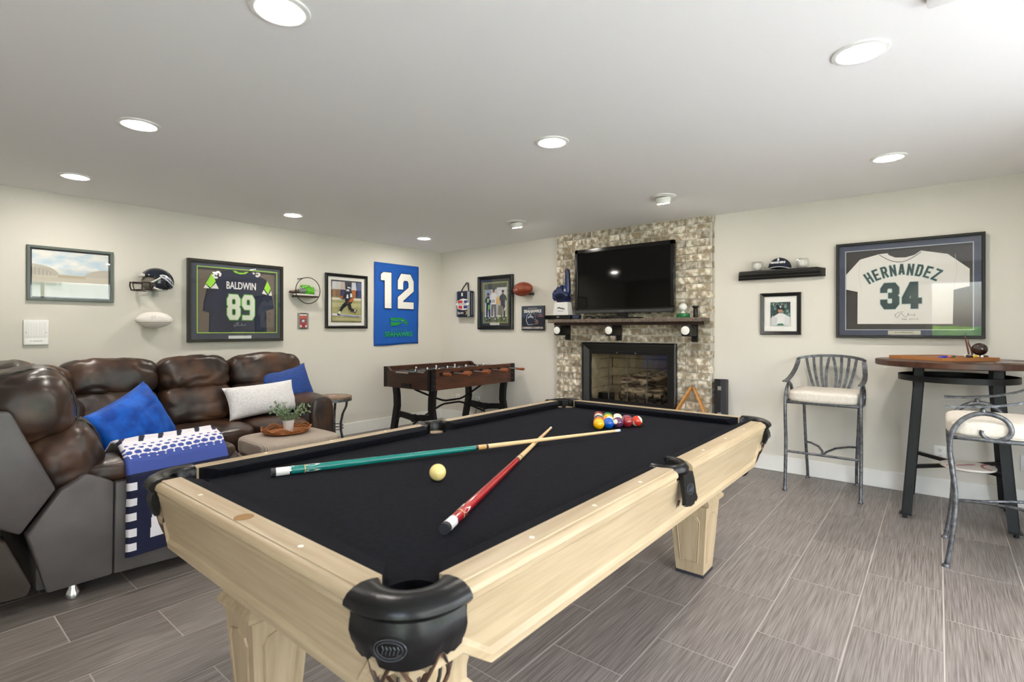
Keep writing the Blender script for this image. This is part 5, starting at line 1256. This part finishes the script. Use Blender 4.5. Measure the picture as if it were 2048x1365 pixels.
# blanket
path = [(-3.62, .600), (-3.50, .672), (-3.42, .696), (-3.33, .692), (-3.25, .662), (-3.195, .612), (-3.166, .55), (-3.160, .47), (-3.170, .38), (-3.162, .26), (-3.166, .155)]
seglen = [0]
for (x0, z0), (x1, z1) in zip(path[:-1], path[1:]): seglen.append(seglen[-1] + math.hypot(x1-x0, z1-z0))
LT = seglen[-1]
def on_path(s):
    for i in range(len(path)-1):
        if s <= seglen[i+1] or i == len(path)-2:
            t = (s-seglen[i])/(seglen[i+1]-seglen[i]); return path[i][0]*(1-t)+path[i+1][0]*t, path[i][1]*(1-t)+path[i+1][1]*t
NS, NY = 170, 110; y0, y1 = .80, 1.275
b = B(); vg = []
for i in range(NS+1):
    s = LT*i/NS; x, z = on_path(s); row = []
    for j in range(NY+1):
        t = j/NY; y = y0 + (y1-y0)*t + (.02*(s/LT) if j == 0 else 0); hang = max(0, s/LT-.5)*2
        off = .010*math.sin(t*9+1)*hang + .004*noise.noise(Vector((s*12, y*12, 0)))
        row.append(b.bm.verts.new((x + off + .006, y + .03*hang*(t-.3), z + .006 + (.006*noise.noise(Vector((s*9, y*9, 4))) if hang == 0 else 0) + .012*t*(1-hang))))
    vg.append(row)
def patt(s, y):    # 0 white 1 blue 2 navy
    u = (y-y0)/(y1-y0)
    if s < .345:
        q = (u*5.2 + s*3.4) % 1; lo = .15 + .03*math.sin(u*20)
        return 2 if q < .30 - .9*abs(s-.25) and lo < s < .325 else 0
    if s < .455:
        k = (s-.345)/.11; row = int(k*4); a2 = ((u*12 + .5*(row % 2)) % 1) - .5; c = (k*4) % 1 - .5
        return 1 if a2*a2 + c*c < (.02 + .24*k) else 0
    if s < .53: return 1
    if u < .07: return 0 if int(s/.038) % 2 else 2
    v = (s-.53)/(LT-.53)
    if v < .82:
        m = ((u-.10)/.40) % 1; wd = .08 + .30*v
        return 0 if v > .10 and abs(m-.42) < wd*.62 else 2
    return 2
for i in range(NS):
    for j in range(NY):
        f = b.bm.faces.new([vg[i][j], vg[i+1][j], vg[i+1][j+1], vg[i][j+1]]); f.material_index = patt(LT*(i+.5)/NS, y0+(y1-y0)*(j+.5)/NY)
o = build(b, 'throw_blanket', [mat('blanket white', 'dedbe2', .95), mat('blanket blue', '3d4f96', .95), mat('blanket navy', '141a38', .95)], smooth=180, wn=True)
md = o.modifiers.new('t', 'SOLIDIFY'); md.thickness = .012; md.offset = 1
tag(o, 'navy and white patterned blanket folded over the near sofa arm', 'blanket')
# ------------------------------------------------------------------ ottoman with tray and plant
ot = empty('ottoman', (-4.18, 2.17, 0), 'beige ribbed ottoman standing before the sofa', 'ottoman')
m = bpy.data.materials.new('ribbed fabric'); m.use_nodes = True; n = m.node_tree; p = n.nodes['Principled BSDF']
p.inputs['Base Color'].default_value = lin('b5a799'); p.inputs['Roughness'].default_value = .95
tcn = n.nodes.new('ShaderNodeTexCoord'); wv = n.nodes.new('ShaderNodeTexWave'); wv.bands_direction = 'Y'; wv.inputs['Scale'].default_value = 26
cr = n.nodes.new('ShaderNodeValToRGB'); cr.color_ramp.elements[0].color = lin('9a8c80'); cr.color_ramp.elements[1].color = lin('bfb2a5')
bp = n.nodes.new('ShaderNodeBump'); bp.inputs['Strength'].default_value = .5; bp.inputs['Distance'].default_value = .004
n.links.new(tcn.outputs['Object'], wv.inputs['Vector']); n.links.new(wv.outputs[1], bp.inputs['Height']); n.links.new(bp.outputs[0], p.inputs['Normal']); n.links.new(wv.outputs[1], cr.inputs[0]); n.links.new(cr.outputs[0], p.inputs['Base Color'])
M_rib = m
b = B(); b.box((-.285, -.315, .03), (.285, .315, .30), .03, 3); build(b, 'body', M_rib, ot, smooth=50)
b = B(); b.sup((0, 0, .365), (.60, .655, .15), .34, n=18, wr=.003); build(b, 'cushion_top', M_rib, ot, smooth=70)
for x in (-.22, .22):
    for y in (-.25, .25):
        b = B(); b.cyl((x, y, 0), (x, y, .04), .02); build(b, 'foot', M_black, ot)
TZ = .441
tr = empty('wicker_tray', (-4.22, 2.17, TZ), 'brown wicker tray with a scalloped rim on the ottoman', 'tray')
b = B(); b.lathe([(0, 0), (.125, 0), (.15, .012), (.148, .018), (.12, .008), (0, .008)], 36, Matrix.Diagonal((1, 1.15, 1, 1))); build(b, 'tray_base', M_wicker, tr, smooth=50)
for k, (rr, zz, amp) in enumerate(((.150, .016, .0), (.160, .030, .004), (.172, .046, .012))):
    b = B(); b.tube([(rr*math.cos(a), rr*1.15*math.sin(a), zz + amp*math.sin(a*8)) for a in [2*PI*i/72 for i in range(72)]], .006, 6, closed=True); build(b, 'rim_coil', M_wicker, tr, smooth=60)
b = B()
for i in range(64):
    a = 2*PI*i/64; b.tube([(.150*math.cos(a), .150*1.15*math.sin(a), .012), (.173*math.cos(a), .173*1.15*math.sin(a), .046+.012*math.sin(a*8))], .003, 4)
build(b, 'weave', M_wicker, tr)
pl = empty('potted_plant', (-4.22, 2.185, TZ+.009), 'small sage green plant in a white pot on the wicker tray', 'plant')
b = B(); b.lathe([(0, 0), (.032, 0), (.036, .004), (.046, .095), (.043, .097), (.039, .085), (0, .085)], 26); build(b, 'pot', mat('white pot', 'e6e3e0', .5), pl, smooth=40)
b = B(); b.lathe([(0, .084), (.04, .084), (.04, .087), (0, .089)], 20); build(b, 'soil', cm('3a2e24', .95), pl)
b = B(); lf = B(); rnd = random.Random(11)
for k in range(30):
    a = rnd.uniform(0, 2*PI); sp = rnd.uniform(.25, 1.25); Ls = rnd.uniform(.10, .20); pts = []
    d = Vector((math.cos(a)*sp, math.sin(a)*sp, 1)).normalized(); p0 = Vector((math.cos(a)*.02, math.sin(a)*.02, .085))
    for i in range(6):
        t = i/5; pts.append(p0 + d*Ls*t + Vector((math.cos(a), math.sin(a), -.6))*(.035*t*t))
    b.tube(pts, .0015, 4)
    for i in range(1, 6):
        for s in (1, -1):
            c = pts[i]; t = (pts[i]-pts[i-1]).normalized(); sd = t.cross(Vector((rnd.uniform(-1, 1), rnd.uniform(-1, 1), .6))).normalized()*s
            l_ = rnd.uniform(.020, .034); w_ = l_*.36; ax = (sd + t*.6).normalized(); nn = ax.cross(t).normalized()
            sdv = nn.cross(ax).normalized()
            vs2 = [lf.bm.verts.new(q) for q in (c, c+ax*l_*.4+sdv*w_, c+ax*l_, c+ax*l_*.4-sdv*w_, c+ax*l_*.45+nn*w_*.35)]
            for q in ((0, 1, 4), (1, 2, 4), (2, 3, 4), (3, 0, 4)): lf.bm.faces.new([vs2[x] for x in q])
build(b, 'stems', mat('stem', '6a6a48', .7), pl); build(lf, 'foliage', M_leaf, pl, wn=True)['kind'] = 'stuff'
# ------------------------------------------------------------------ side table behind the sofa arm
st = empty('side_table', (-5.10, 3.14, 0), 'small round iron side table beyond the sofa arm', 'side table')
b = B(); b.lathe([(0, .555), (.19, .555), (.20, .562), (.20, .58), (.19, .585), (0, .585)], 32); build(b, 'table_top', mat('stone top', '7a6450', .5, var='9a846c', vscale=20), st, smooth=40)
b = B(); b.tube([(.195*math.cos(2*PI*i/32), .195*math.sin(2*PI*i/32), .55) for i in range(32)], 1, closed=True, flat=(.018, .004), up=(0, 0, 1)); build(b, 'apron_ring', M_iron, st)
for k in range(3):
    a = R(20+120*k); b = B(); b.tube([(r_*math.cos(a), r_*math.sin(a), z) for r_, z in ((.185, .55), (.175, .48), (.13, .40), (.105, .30), (.105, .22), (.13, .12), (.18, .03), (.20, 0))], 1, flat=(.013, .006), up=(-math.sin(a), math.cos(a), 0)); build(b, 'leg', M_iron, st)
for z in (.23, .26):
    b = B(); b.tube([(.108*math.cos(2*PI*i/24), .108*math.sin(2*PI*i/24), z) for i in range(24)], .005, 6, closed=True); build(b, 'leg_ring', M_iron, st, smooth=60)
b = B(); b.lathe([(0, 0), (.042, 0), (.045, .004), (.045, .008), (0, .008)], 24); o = build(b, 'coaster', cm('c9a8a0', .6), smooth=40); o.location = (-5.04, 3.10, .585); tag(o, 'pink coaster on the small side table', 'coaster')
# ================================================================== foosball table
FB = empty('foosball_table', (-4.605, 4.46, 0), 'dark walnut foosball table with black iron legs in the corner', 'foosball table')
hx, hy, z0, z1 = .405, .71, .645, .877
for s in (1, -1):
    b = B(); b.box((s*hx-.028 if s > 0 else -hx, -hy, z0), (hx if s > 0 else -hx+.028, hy, z1), .003, 1); build(b, 'side_board', M_dwood, FB)
    b = B(); y = s*hy
    pts = [(-hx+.028, z0), (hx-.028, z0), (hx-.028, z1-.005), (hx-.07, z1-.005), (hx-.12, z1-.045), (-hx+.12, z1-.045), (-hx+.07, z1-.005), (-hx+.028, z1-.005)]
    b.prism(pts, -.014, .014, Matrix(((1, 0, 0, 0), (0, 0, -1, y-s*.014), (0, 1, 0, 0), (0, 0, 0, 1)))); build(b, 'end_board', M_dwoodx, FB)
    b = B(); b.tube([(-.17, y-s*.005, z1-.035), (-.17, y+s*.05, z1-.05), (-.10, y+s*.06, z1-.05), (.10, y+s*.06, z1-.05), (.17, y+s*.05, z1-.05), (.17, y-s*.005, z1-.035)], .005, 8); build(b, 'score_bracket', M_blackm, FB, smooth=60)
    b = B(); b.cyl((-.10, y+s*.06, z1-.05), (.10, y+s*.06, z1-.05), .011); build(b, 'score_beads', cm('8a7d74', .5), FB, smooth=60)
    b = B(); b.box((-.07, y-.012 if s < 0 else y-.008, z0+.02), (.07, y+.008 if s < 0 else y+.012, z0+.06)); build(b, 'ball_cup', M_blackm, FB)
    for sx in (1, -1):
        b = B(); b.box((sx*hx-.003, s*hy-.07 if s > 0 else s*hy-.003, z0-.003), (sx*hx+.003, s*hy+.003 if s > 0 else s*hy+.07, z1)) ; b.box((sx*hx-.05 if sx > 0 else sx*hx-.003, s*hy-.003, z0-.003), (sx*hx+.003 if sx > 0 else sx*hx+.05, s*hy+.003, z1)); build(b, 'corner_plate', M_blackm, FB)
        for q in range(3):
            b = B(); b.cyl((sx*hx, s*(hy-.05), z0+.05+.065*q), (sx*(hx+.006), s*(hy-.05), z0+.05+.065*q), .005); build(b, 'rivet', M_iron, FB)
b = B(); b.box((-hx+.02, -hy+.02, z0), (hx-.02, hy-.02, z0+.10)); build(b, 'playfield', mat('play green', '3f4a34', .6), FB)
for k in range(8):
    y = -.56 + .16*k; zr = z1-.055
    b = B(); ext = .18 if k % 2 else .06; b.cyl((-hx-(.24-ext), y, zr), (hx+ext+.0, y, zr), .0075, n=10); rod = build(b, 'rod', M_chrome, FB, smooth=60)
    b = B(); b.cyl((hx+ext-.02, y, zr), (hx+ext+.09, y, zr), .012, .017); build(b, 'handle', mat('handle wood', '8a4a26', .4), rod, smooth=60)
    for s in (1, -1):
        b = B(); b.cyl((s*hx, y, zr), (s*(hx+.014), y, zr), .022); build(b, 'bearing', M_blackm, rod, smooth=60)
    for q in range(3 if k not in (0, 7) else 1):
        x = (-.2+.2*q) if k not in (0, 7) else 0; b = B(); b.sup((x, y, zr-.03), (.03, .022, .10), .7, n=4); b.sup((x, y, zr+.032), (.022, .022, .026), 1, n=4); build(b, 'player_figure', cm('e3e1dc', .4) if k % 2 else M_black, rod, smooth=60)
b = B(); b.cyl((hx, .63, z1-.05), (hx+.17, .63, z1-.062), .009); build(b, 'ball_return_arm', M_black, FB, smooth=60)
for s in (1, -1):
    y = s*(hy-.11)
    for sx in (1, -1):
        b = B(); b.tube([(sx*.325, y, z0+.01), (sx*.305, y, .54), (sx*.300, y, .42), (sx*.325, y, .30), (sx*.36, y, .15), (sx*.375, y, 0)], 1, flat=(.04, .024), up=(sx, 0, .2)); build(b, 'leg', M_blackm, FB)
    b = B(); b.tube([(-.345, y, .26), (-.25, y, .325), (-.12, y, .315), (0, y, .30), (.12, y, .315), (.25, y, .325), (.345, y, .26)], 1, flat=(.035, .012), up=(0, 0, 1)); b.lathe([(0, -.02), (.045, -.02), (.045, .02), (0, .02)], 20, T(0, y, .30) @ RX(90)); build(b, 'cross_brace', M_blackm, FB, smooth=40)
for q in (1, -1):
    b = B(); pts = []
    for i in range(21):
        t = i/20; yy = -(hy-.11) + 2*(hy-.11)*t; w = abs(2*t-1); pts.append((.0 + q*.012, yy, .43 + q*(.02 + .19*max(0, w-.22)**1.15 * 1.25)))
    b.tube(pts, .012, 8); build(b, 'stretcher', M_blackm, FB, smooth=60)
b = B(); b.tube([(-4.57, 4.9, .40), (-4.60, 5.0, .20), (-4.75, 5.12, .06), (-4.9, 5.22, .012), (-4.95, 5.235, .10), (-4.92, 5.245, .30)], .004, 6); o = build(b, 'electric_cable', M_black, smooth=60); tag(o, 'thin black cord hanging between the foosball table and the socket', 'cord')

# ================================================================== bar stools
def stool(loc, rz, label):
    r = empty('bar_stool', loc, label, 'bar stool', 'iron bar stools', rot=rz)
    for s in (1, -1):
        pts = [(-.262, 0), (-.250, .06), (-.228, .25), (-.222, .42), (-.240, .58), (-.245, .68), (-.232, .755), (-.195, .815), (-.14, .852), (-.08, .858), (-.025, .835), (.0, .79), (-.008, .748), (-.045, .722), (-.09, .724), (-.115, .75), (-.113, .768)]
        def cat(pts, k=3):
            out = []
            for i in range(len(pts)-1):
                p0, p1, p2, p3 = [Vector(pts[max(0, min(len(pts)-1, j))]) for j in (i-1, i, i+1, i+2)]
                for q in range(k):
                    t = q/k; out.append(.5*((2*p1) + (p2-p0)*t + (2*p0-5*p1+4*p2-p3)*t*t + (3*p1-p0-3*p2+p3)*t**3))
            return out + [Vector(pts[-1])]
        pp = [Vector((s*(.257 + .0*z), y, z)) for y, z in cat(pts)]
        n_ = len(pp); b = B(); b.tube(pp, [.0125 if i < n_-14 else .0125-.004*(i-(n_-14))/14 for i in range(n_)], 10); L_ = build(b, 'front_leg', M_iron, r, smooth=60)
        b = B(); b.lathe([(.017, 0), (.019, .006), (.014, .016)], 14, T(s*.257, -.262, 0)); build(b, 'foot_cap', M_iron, L_, smooth=50)
        b = B(); pr = [Vector((s*x, y, z)) for x, y, z in [(.182, .262, 0), (.180, .25, .06), (.186, .226, .25), (.195, .220, .45), (.205, .222, .72)]]; b.tube(cat(pr), .0115, 10); L_ = build(b, 'rear_leg', M_iron, r, smooth=60)
        b = B(); b.lathe([(.017, 0), (.019, .006), (.014, .016)], 14, T(s*.182, .262, 0)); build(b, 'foot_cap', M_iron, L_, smooth=50)
        b = B(); b.sup((s*.258, -.11, .873), (.026, .026, .034), 1, n=4); build(b, 'arm_ball', M_iron, r, smooth=60)
        arm = cat([Vector(p) for p in ((s*.258, -.265, .885), (s*.260, -.18, .888), (s*.262, -.06, .902), (s*.258, .06, .935), (s*.248, .14, .985), (s*.240, .185, 1.04))]); b = B(); b.tube(arm, 1, flat=(.017, .005), up=(s*.9, .25, .1)); build(b, 'arm_rest', M_iron, r, smooth=30)
    top = [(.250*math.sin(a), .165 + .085*math.cos(a)**1.0 if False else .175 + .07*math.cos(a), 1.038 + .045*math.cos(a*.98)) for a in [(-1.45+2.9*i/20) for i in range(21)]]
    b = B(); b.tube(top, 1, flat=(.011, .006), up=(0, 0, 1)); build(b, 'top_rail', M_iron, r, smooth=30)
    tx = (-.185, -.132, -.075, -.012, .012, .075, .132, .185); bx_ = (-.098, -.070, -.042, -.022, .022, .042, .070, .098)
    for k in range(8):
        pts = []
        for i in range(9):
            t = i/8; x = tx[k]*(1-t) + bx_[k]*t; bow = (.020 if k < 4 else -.020)*math.sin(PI*t)
            x += -bow if k in (3, 4) else bow*(-.6)
            a = math.asin(max(-1, min(1, tx[k]/.25))); yt = .175+.07*math.cos(a); zt = 1.038+.045*math.cos(a*.98)
            pts.append((x, yt*(1-t) + .205*t + .01*math.sin(PI*t), zt*(1-t) + .735*t))
        b = B(); b.tube(pts, 1, flat=(.0105, .0035), up=(1, 0, 0)); build(b, 'back_slat', M_iron, r, smooth=30)
    b = B(); fr_ = [(-.257, -.24), (.257, -.24), (.262, -.05), (.235, .15), (.205, .222), (0, .235), (-.205, .222), (-.235, .15), (-.262, -.05)]
    b.tube([(x, y, .718) for x, y in fr_], .011, 8, closed=True); build(b, 'seat_frame', M_iron, r, smooth=60)
    b = B(); b.sup((0, -.015, .768), (.505, .49, .10), .36, n=16, wr=.002); build(b, 'seat_cushion', M_linen, r, smooth=70)
    b = B(); b.tube([(.243*math.sin(2*PI*i/48)*abs(math.sin(2*PI*i/48))**-.55 if abs(math.sin(2*PI*i/48)) > .01 else 0, -.015 + (.235*math.cos(2*PI*i/48)*abs(math.cos(2*PI*i/48))**-.55 if abs(math.cos(2*PI*i/48)) > .01 else 0), .732) for i in range(48)], .004, 5, closed=True); build(b, 'piping', M_linen, r, smooth=60)
    b = B(); b.tube([(-.257, -.228, .315), (.257, -.228, .315)], .0095, 8); build(b, 'foot_rail', M_iron, r, smooth=60)
    b = B()
    for s in (1, -1): b.tube([(s*.188, .224, .325), (s*.14, .15, .335), (s*.06, .02, .335), (s*.015, -.10, .322), (0, -.22, .312)], .0085, 8)
    build(b, 'foot_brace', M_iron, r, smooth=60)
    return r
stool((-.707, 4.935, 0), 0.0, 'grey iron bar stool with cream cushion standing under the wall, facing out')
stool((.295, 3.985, 0), -PI/2, 'near bar stool with scrolled arm, cut by the right edge')
# ================================================================== bar table
BT = empty('bar_table', (.10, 4.83, 0), 'round dark wood bar table with splayed black metal legs', 'bar table')
b = B(); b.lathe([(0, 1.048), (.462, 1.048), (.470, 1.053), (.470, 1.086), (.465, 1.09), (0, 1.09)], 64); build(b, 'table_top', M_twood, BT, smooth=40)
b = B(); b.lathe([(.325, .945), (.332, .945), (.332, .985), (.325, .985), (.325, .945)], 56); build(b, 'shelf_ring', M_blackm, BT, smooth=40)
b = B(); b.lathe([(0, .947), (.325, .947), (.325, .953), (0, .953)], 56); build(b, 'shelf', M_blackm, BT)
for sx in (1, -1):
    for sy in (1, -1):
        pth = [(sx*.238, sy*.215, 1.048), (sx*.238, sy*.215, .90), (sx*.298, sy*.325, .03)]
        b = B(); dirx, diry = sx, sy
        # angle iron: two flat flanges meeting on the outer corner
        rs1, rs2 = [], []
        for (x, y, z) in pth:
            w, t = .058, .006
            rs1.append([(x, y, z), (x-sx*w, y, z), (x-sx*w, y-sy*t, z), (x, y-sy*t, z)]); rs2.append([(x, y, z), (x, y-sy*w, z), (x-sx*t, y-sy*w, z), (x-sx*t, y, z)])
        b.rings(rs1); b.rings(rs2); L_ = build(b, 'leg', M_blackm, BT)
        b = B(); b.cyl((sx*.28, sy*.305, 0), (sx*.28, sy*.305, .03), .014); b.box((sx*.275-.035, sy*.30-.035, .026), (sx*.275+.035, sy*.30+.035, .034)); build(b, 'levelling_foot', M_black, L_)
for s in (1, -1):
    b = B(); b.tube([(-.265, s*.27, .355 + (.006 if s > 0 else -.006)), (.265, -s*.27, .355 + (.006 if s > 0 else -.006))], 1, flat=(.012, .012), up=(0, 0, 1)); build(b, 'cross_bar', M_blackm, BT)
# round baseball plate on the cross bars
bp_ = empty('baseball_plate', (.155, 4.64, .374), 'round white baseball shaped plate on the cross bars of the bar table', 'plate')
b = B(); b.lathe([(0, 0), (.13, 0), (.146, .008), (.146, .02), (.135, .022), (0, .022)], 44); build(b, 'disc', mat('plate white', 'e0d9d0', .4), bp_, smooth=40)
b = B()
for s in (1, -1):
    arc = [(s*(.17 - .10*math.cos(q)), .15*math.sin(q)*.8, .0228) for q in [(-.95+1.9*i/18) for i in range(19)]]
    b.tube(arc, .0014, 4)
    for x, y, z in arc[1:-1:2]: b.tube([(x-.008, y+.006, z), (x, y, z), (x+.008, y+.006, z)], .0018, 4)
build(b, 'stitching', cm('9a2f38', .6), bp_)
text('MARINERS', .034, cm('a8485a', .6), bp_, T(-.02, -.02, .0224) @ RZ(45))
# game board with marbles
gb = empty('game_board', (.02, 4.86, 1.09), 'square wooden game board on the bar table', 'game board', rot=R(45))
b = B(); b.box((-.215, -.215, 0), (.215, .215, .018), .002, 1); build(b, 'board', mat('board wood', '7d4c2a', .4, var='94623c', vscale=8, vstretch=(1, 8, 1)), gb)
b = B(); sweep_rect(b, -.217, -.217, .217, .217, [(0, .001), (0, .024), (.012, .024), (.012, .018)]); build(b, 'board_rim', mat('board rim', 'a9703f', .4), gb, smooth=30)
Mg = gb.matrix_basis; rnd = random.Random(3)
names = {'5a48b0': 'violet', '2a3ca0': 'blue', 'c96a5a': 'salmon', '4f6a44': 'olive', 'e0b820': 'yellow', '1a1a1c': 'black', 'efefec': 'white'}
cnt = {}
def marble(u, v, h):
    b = B(); t_ = bmesh.new(); bmesh.ops.create_uvsphere(t_, u_segments=12, v_segments=8, radius=.009); b._merge(t_); o = build(b, 'marble', mat('marble ' + h, h, .1), smooth=180)
    o.location = Mg @ Vector((u, v, .027)); cnt[h] = cnt.get(h, 0) + 1; tag(o, ('first', 'second', 'third', 'fourth', 'fifth')[cnt[h]-1] + ' from the left of the ' + names[h] + ' marbles on the game board', 'marble', names[h] + ' marbles')
for k, h in enumerate(('5a48b0', '2a3ca0', '2a3ca0', '5a48b0', 'c96a5a', 'c96a5a', '4f6a44', '4f6a44')): marble(-.17+.03*k*.9, -.16+.012*k, h)
for k, h in enumerate(('1a1a1c', '1a1a1c', '1a1a1c', 'e0b820', 'e0b820', 'e0b820')): marble(.04+.026*k, -.16+.02*k*.6, h)
for k in range(5): marble(.19, -.12+.03*k, 'efefec')
sc_ = empty('wood_sculpture', (.20, 4.985, 1.1085), 'dark polished wood egg and two upright sticks on a small base', 'sculpture')
b = B(); b.box((-.045, -.035, 0), (.075, .035, .014), .002, 1); build(b, 'base', M_dwoodx, sc_)
b = B(); b.sup((.030, 0, .058), (.092, .075, .088), 1.0, n=10); build(b, 'egg', mat('polished dark wood', '2b1610', .15, coat=.5), sc_, smooth=180)
for dx, hgt in ((-.038, .175), (-.020, .125)):
    b = B(); b.tube([(dx+.012, 0, .012), (dx+.004, 0, .06), (dx-.008, 0, hgt*.75), (dx-.012, 0, hgt)], [.006, .006, .0045, .0015], 8); build(b, 'stick', mat('stick wood', '5a2c1c', .3), sc_, smooth=60)
b = B(); b.lathe([(0, 0), (.042, 0), (.044, .003), (.040, .006), (0, .006)], 28); o = build(b, 'coaster', M_chrome, smooth=40); o.location = (.325, 4.60, 1.09); tag(o, 'round silver coaster near the edge of the bar table', 'coaster')
mg = empty('magazine', (.46, 4.86, 1.09), 'dark flat booklet at the right side of the bar table', 'booklet', rot=R(-12))
b = B(); b.box((-.07, -.10, 0), (.07, .10, .004)); build(b, 'pages', cm('cfc8be', .6), mg)
b = B(); b.box((-.071, -.101, .004), (.071, .101, .0055)); build(b, 'cover', cm('4a4038', .4), mg)
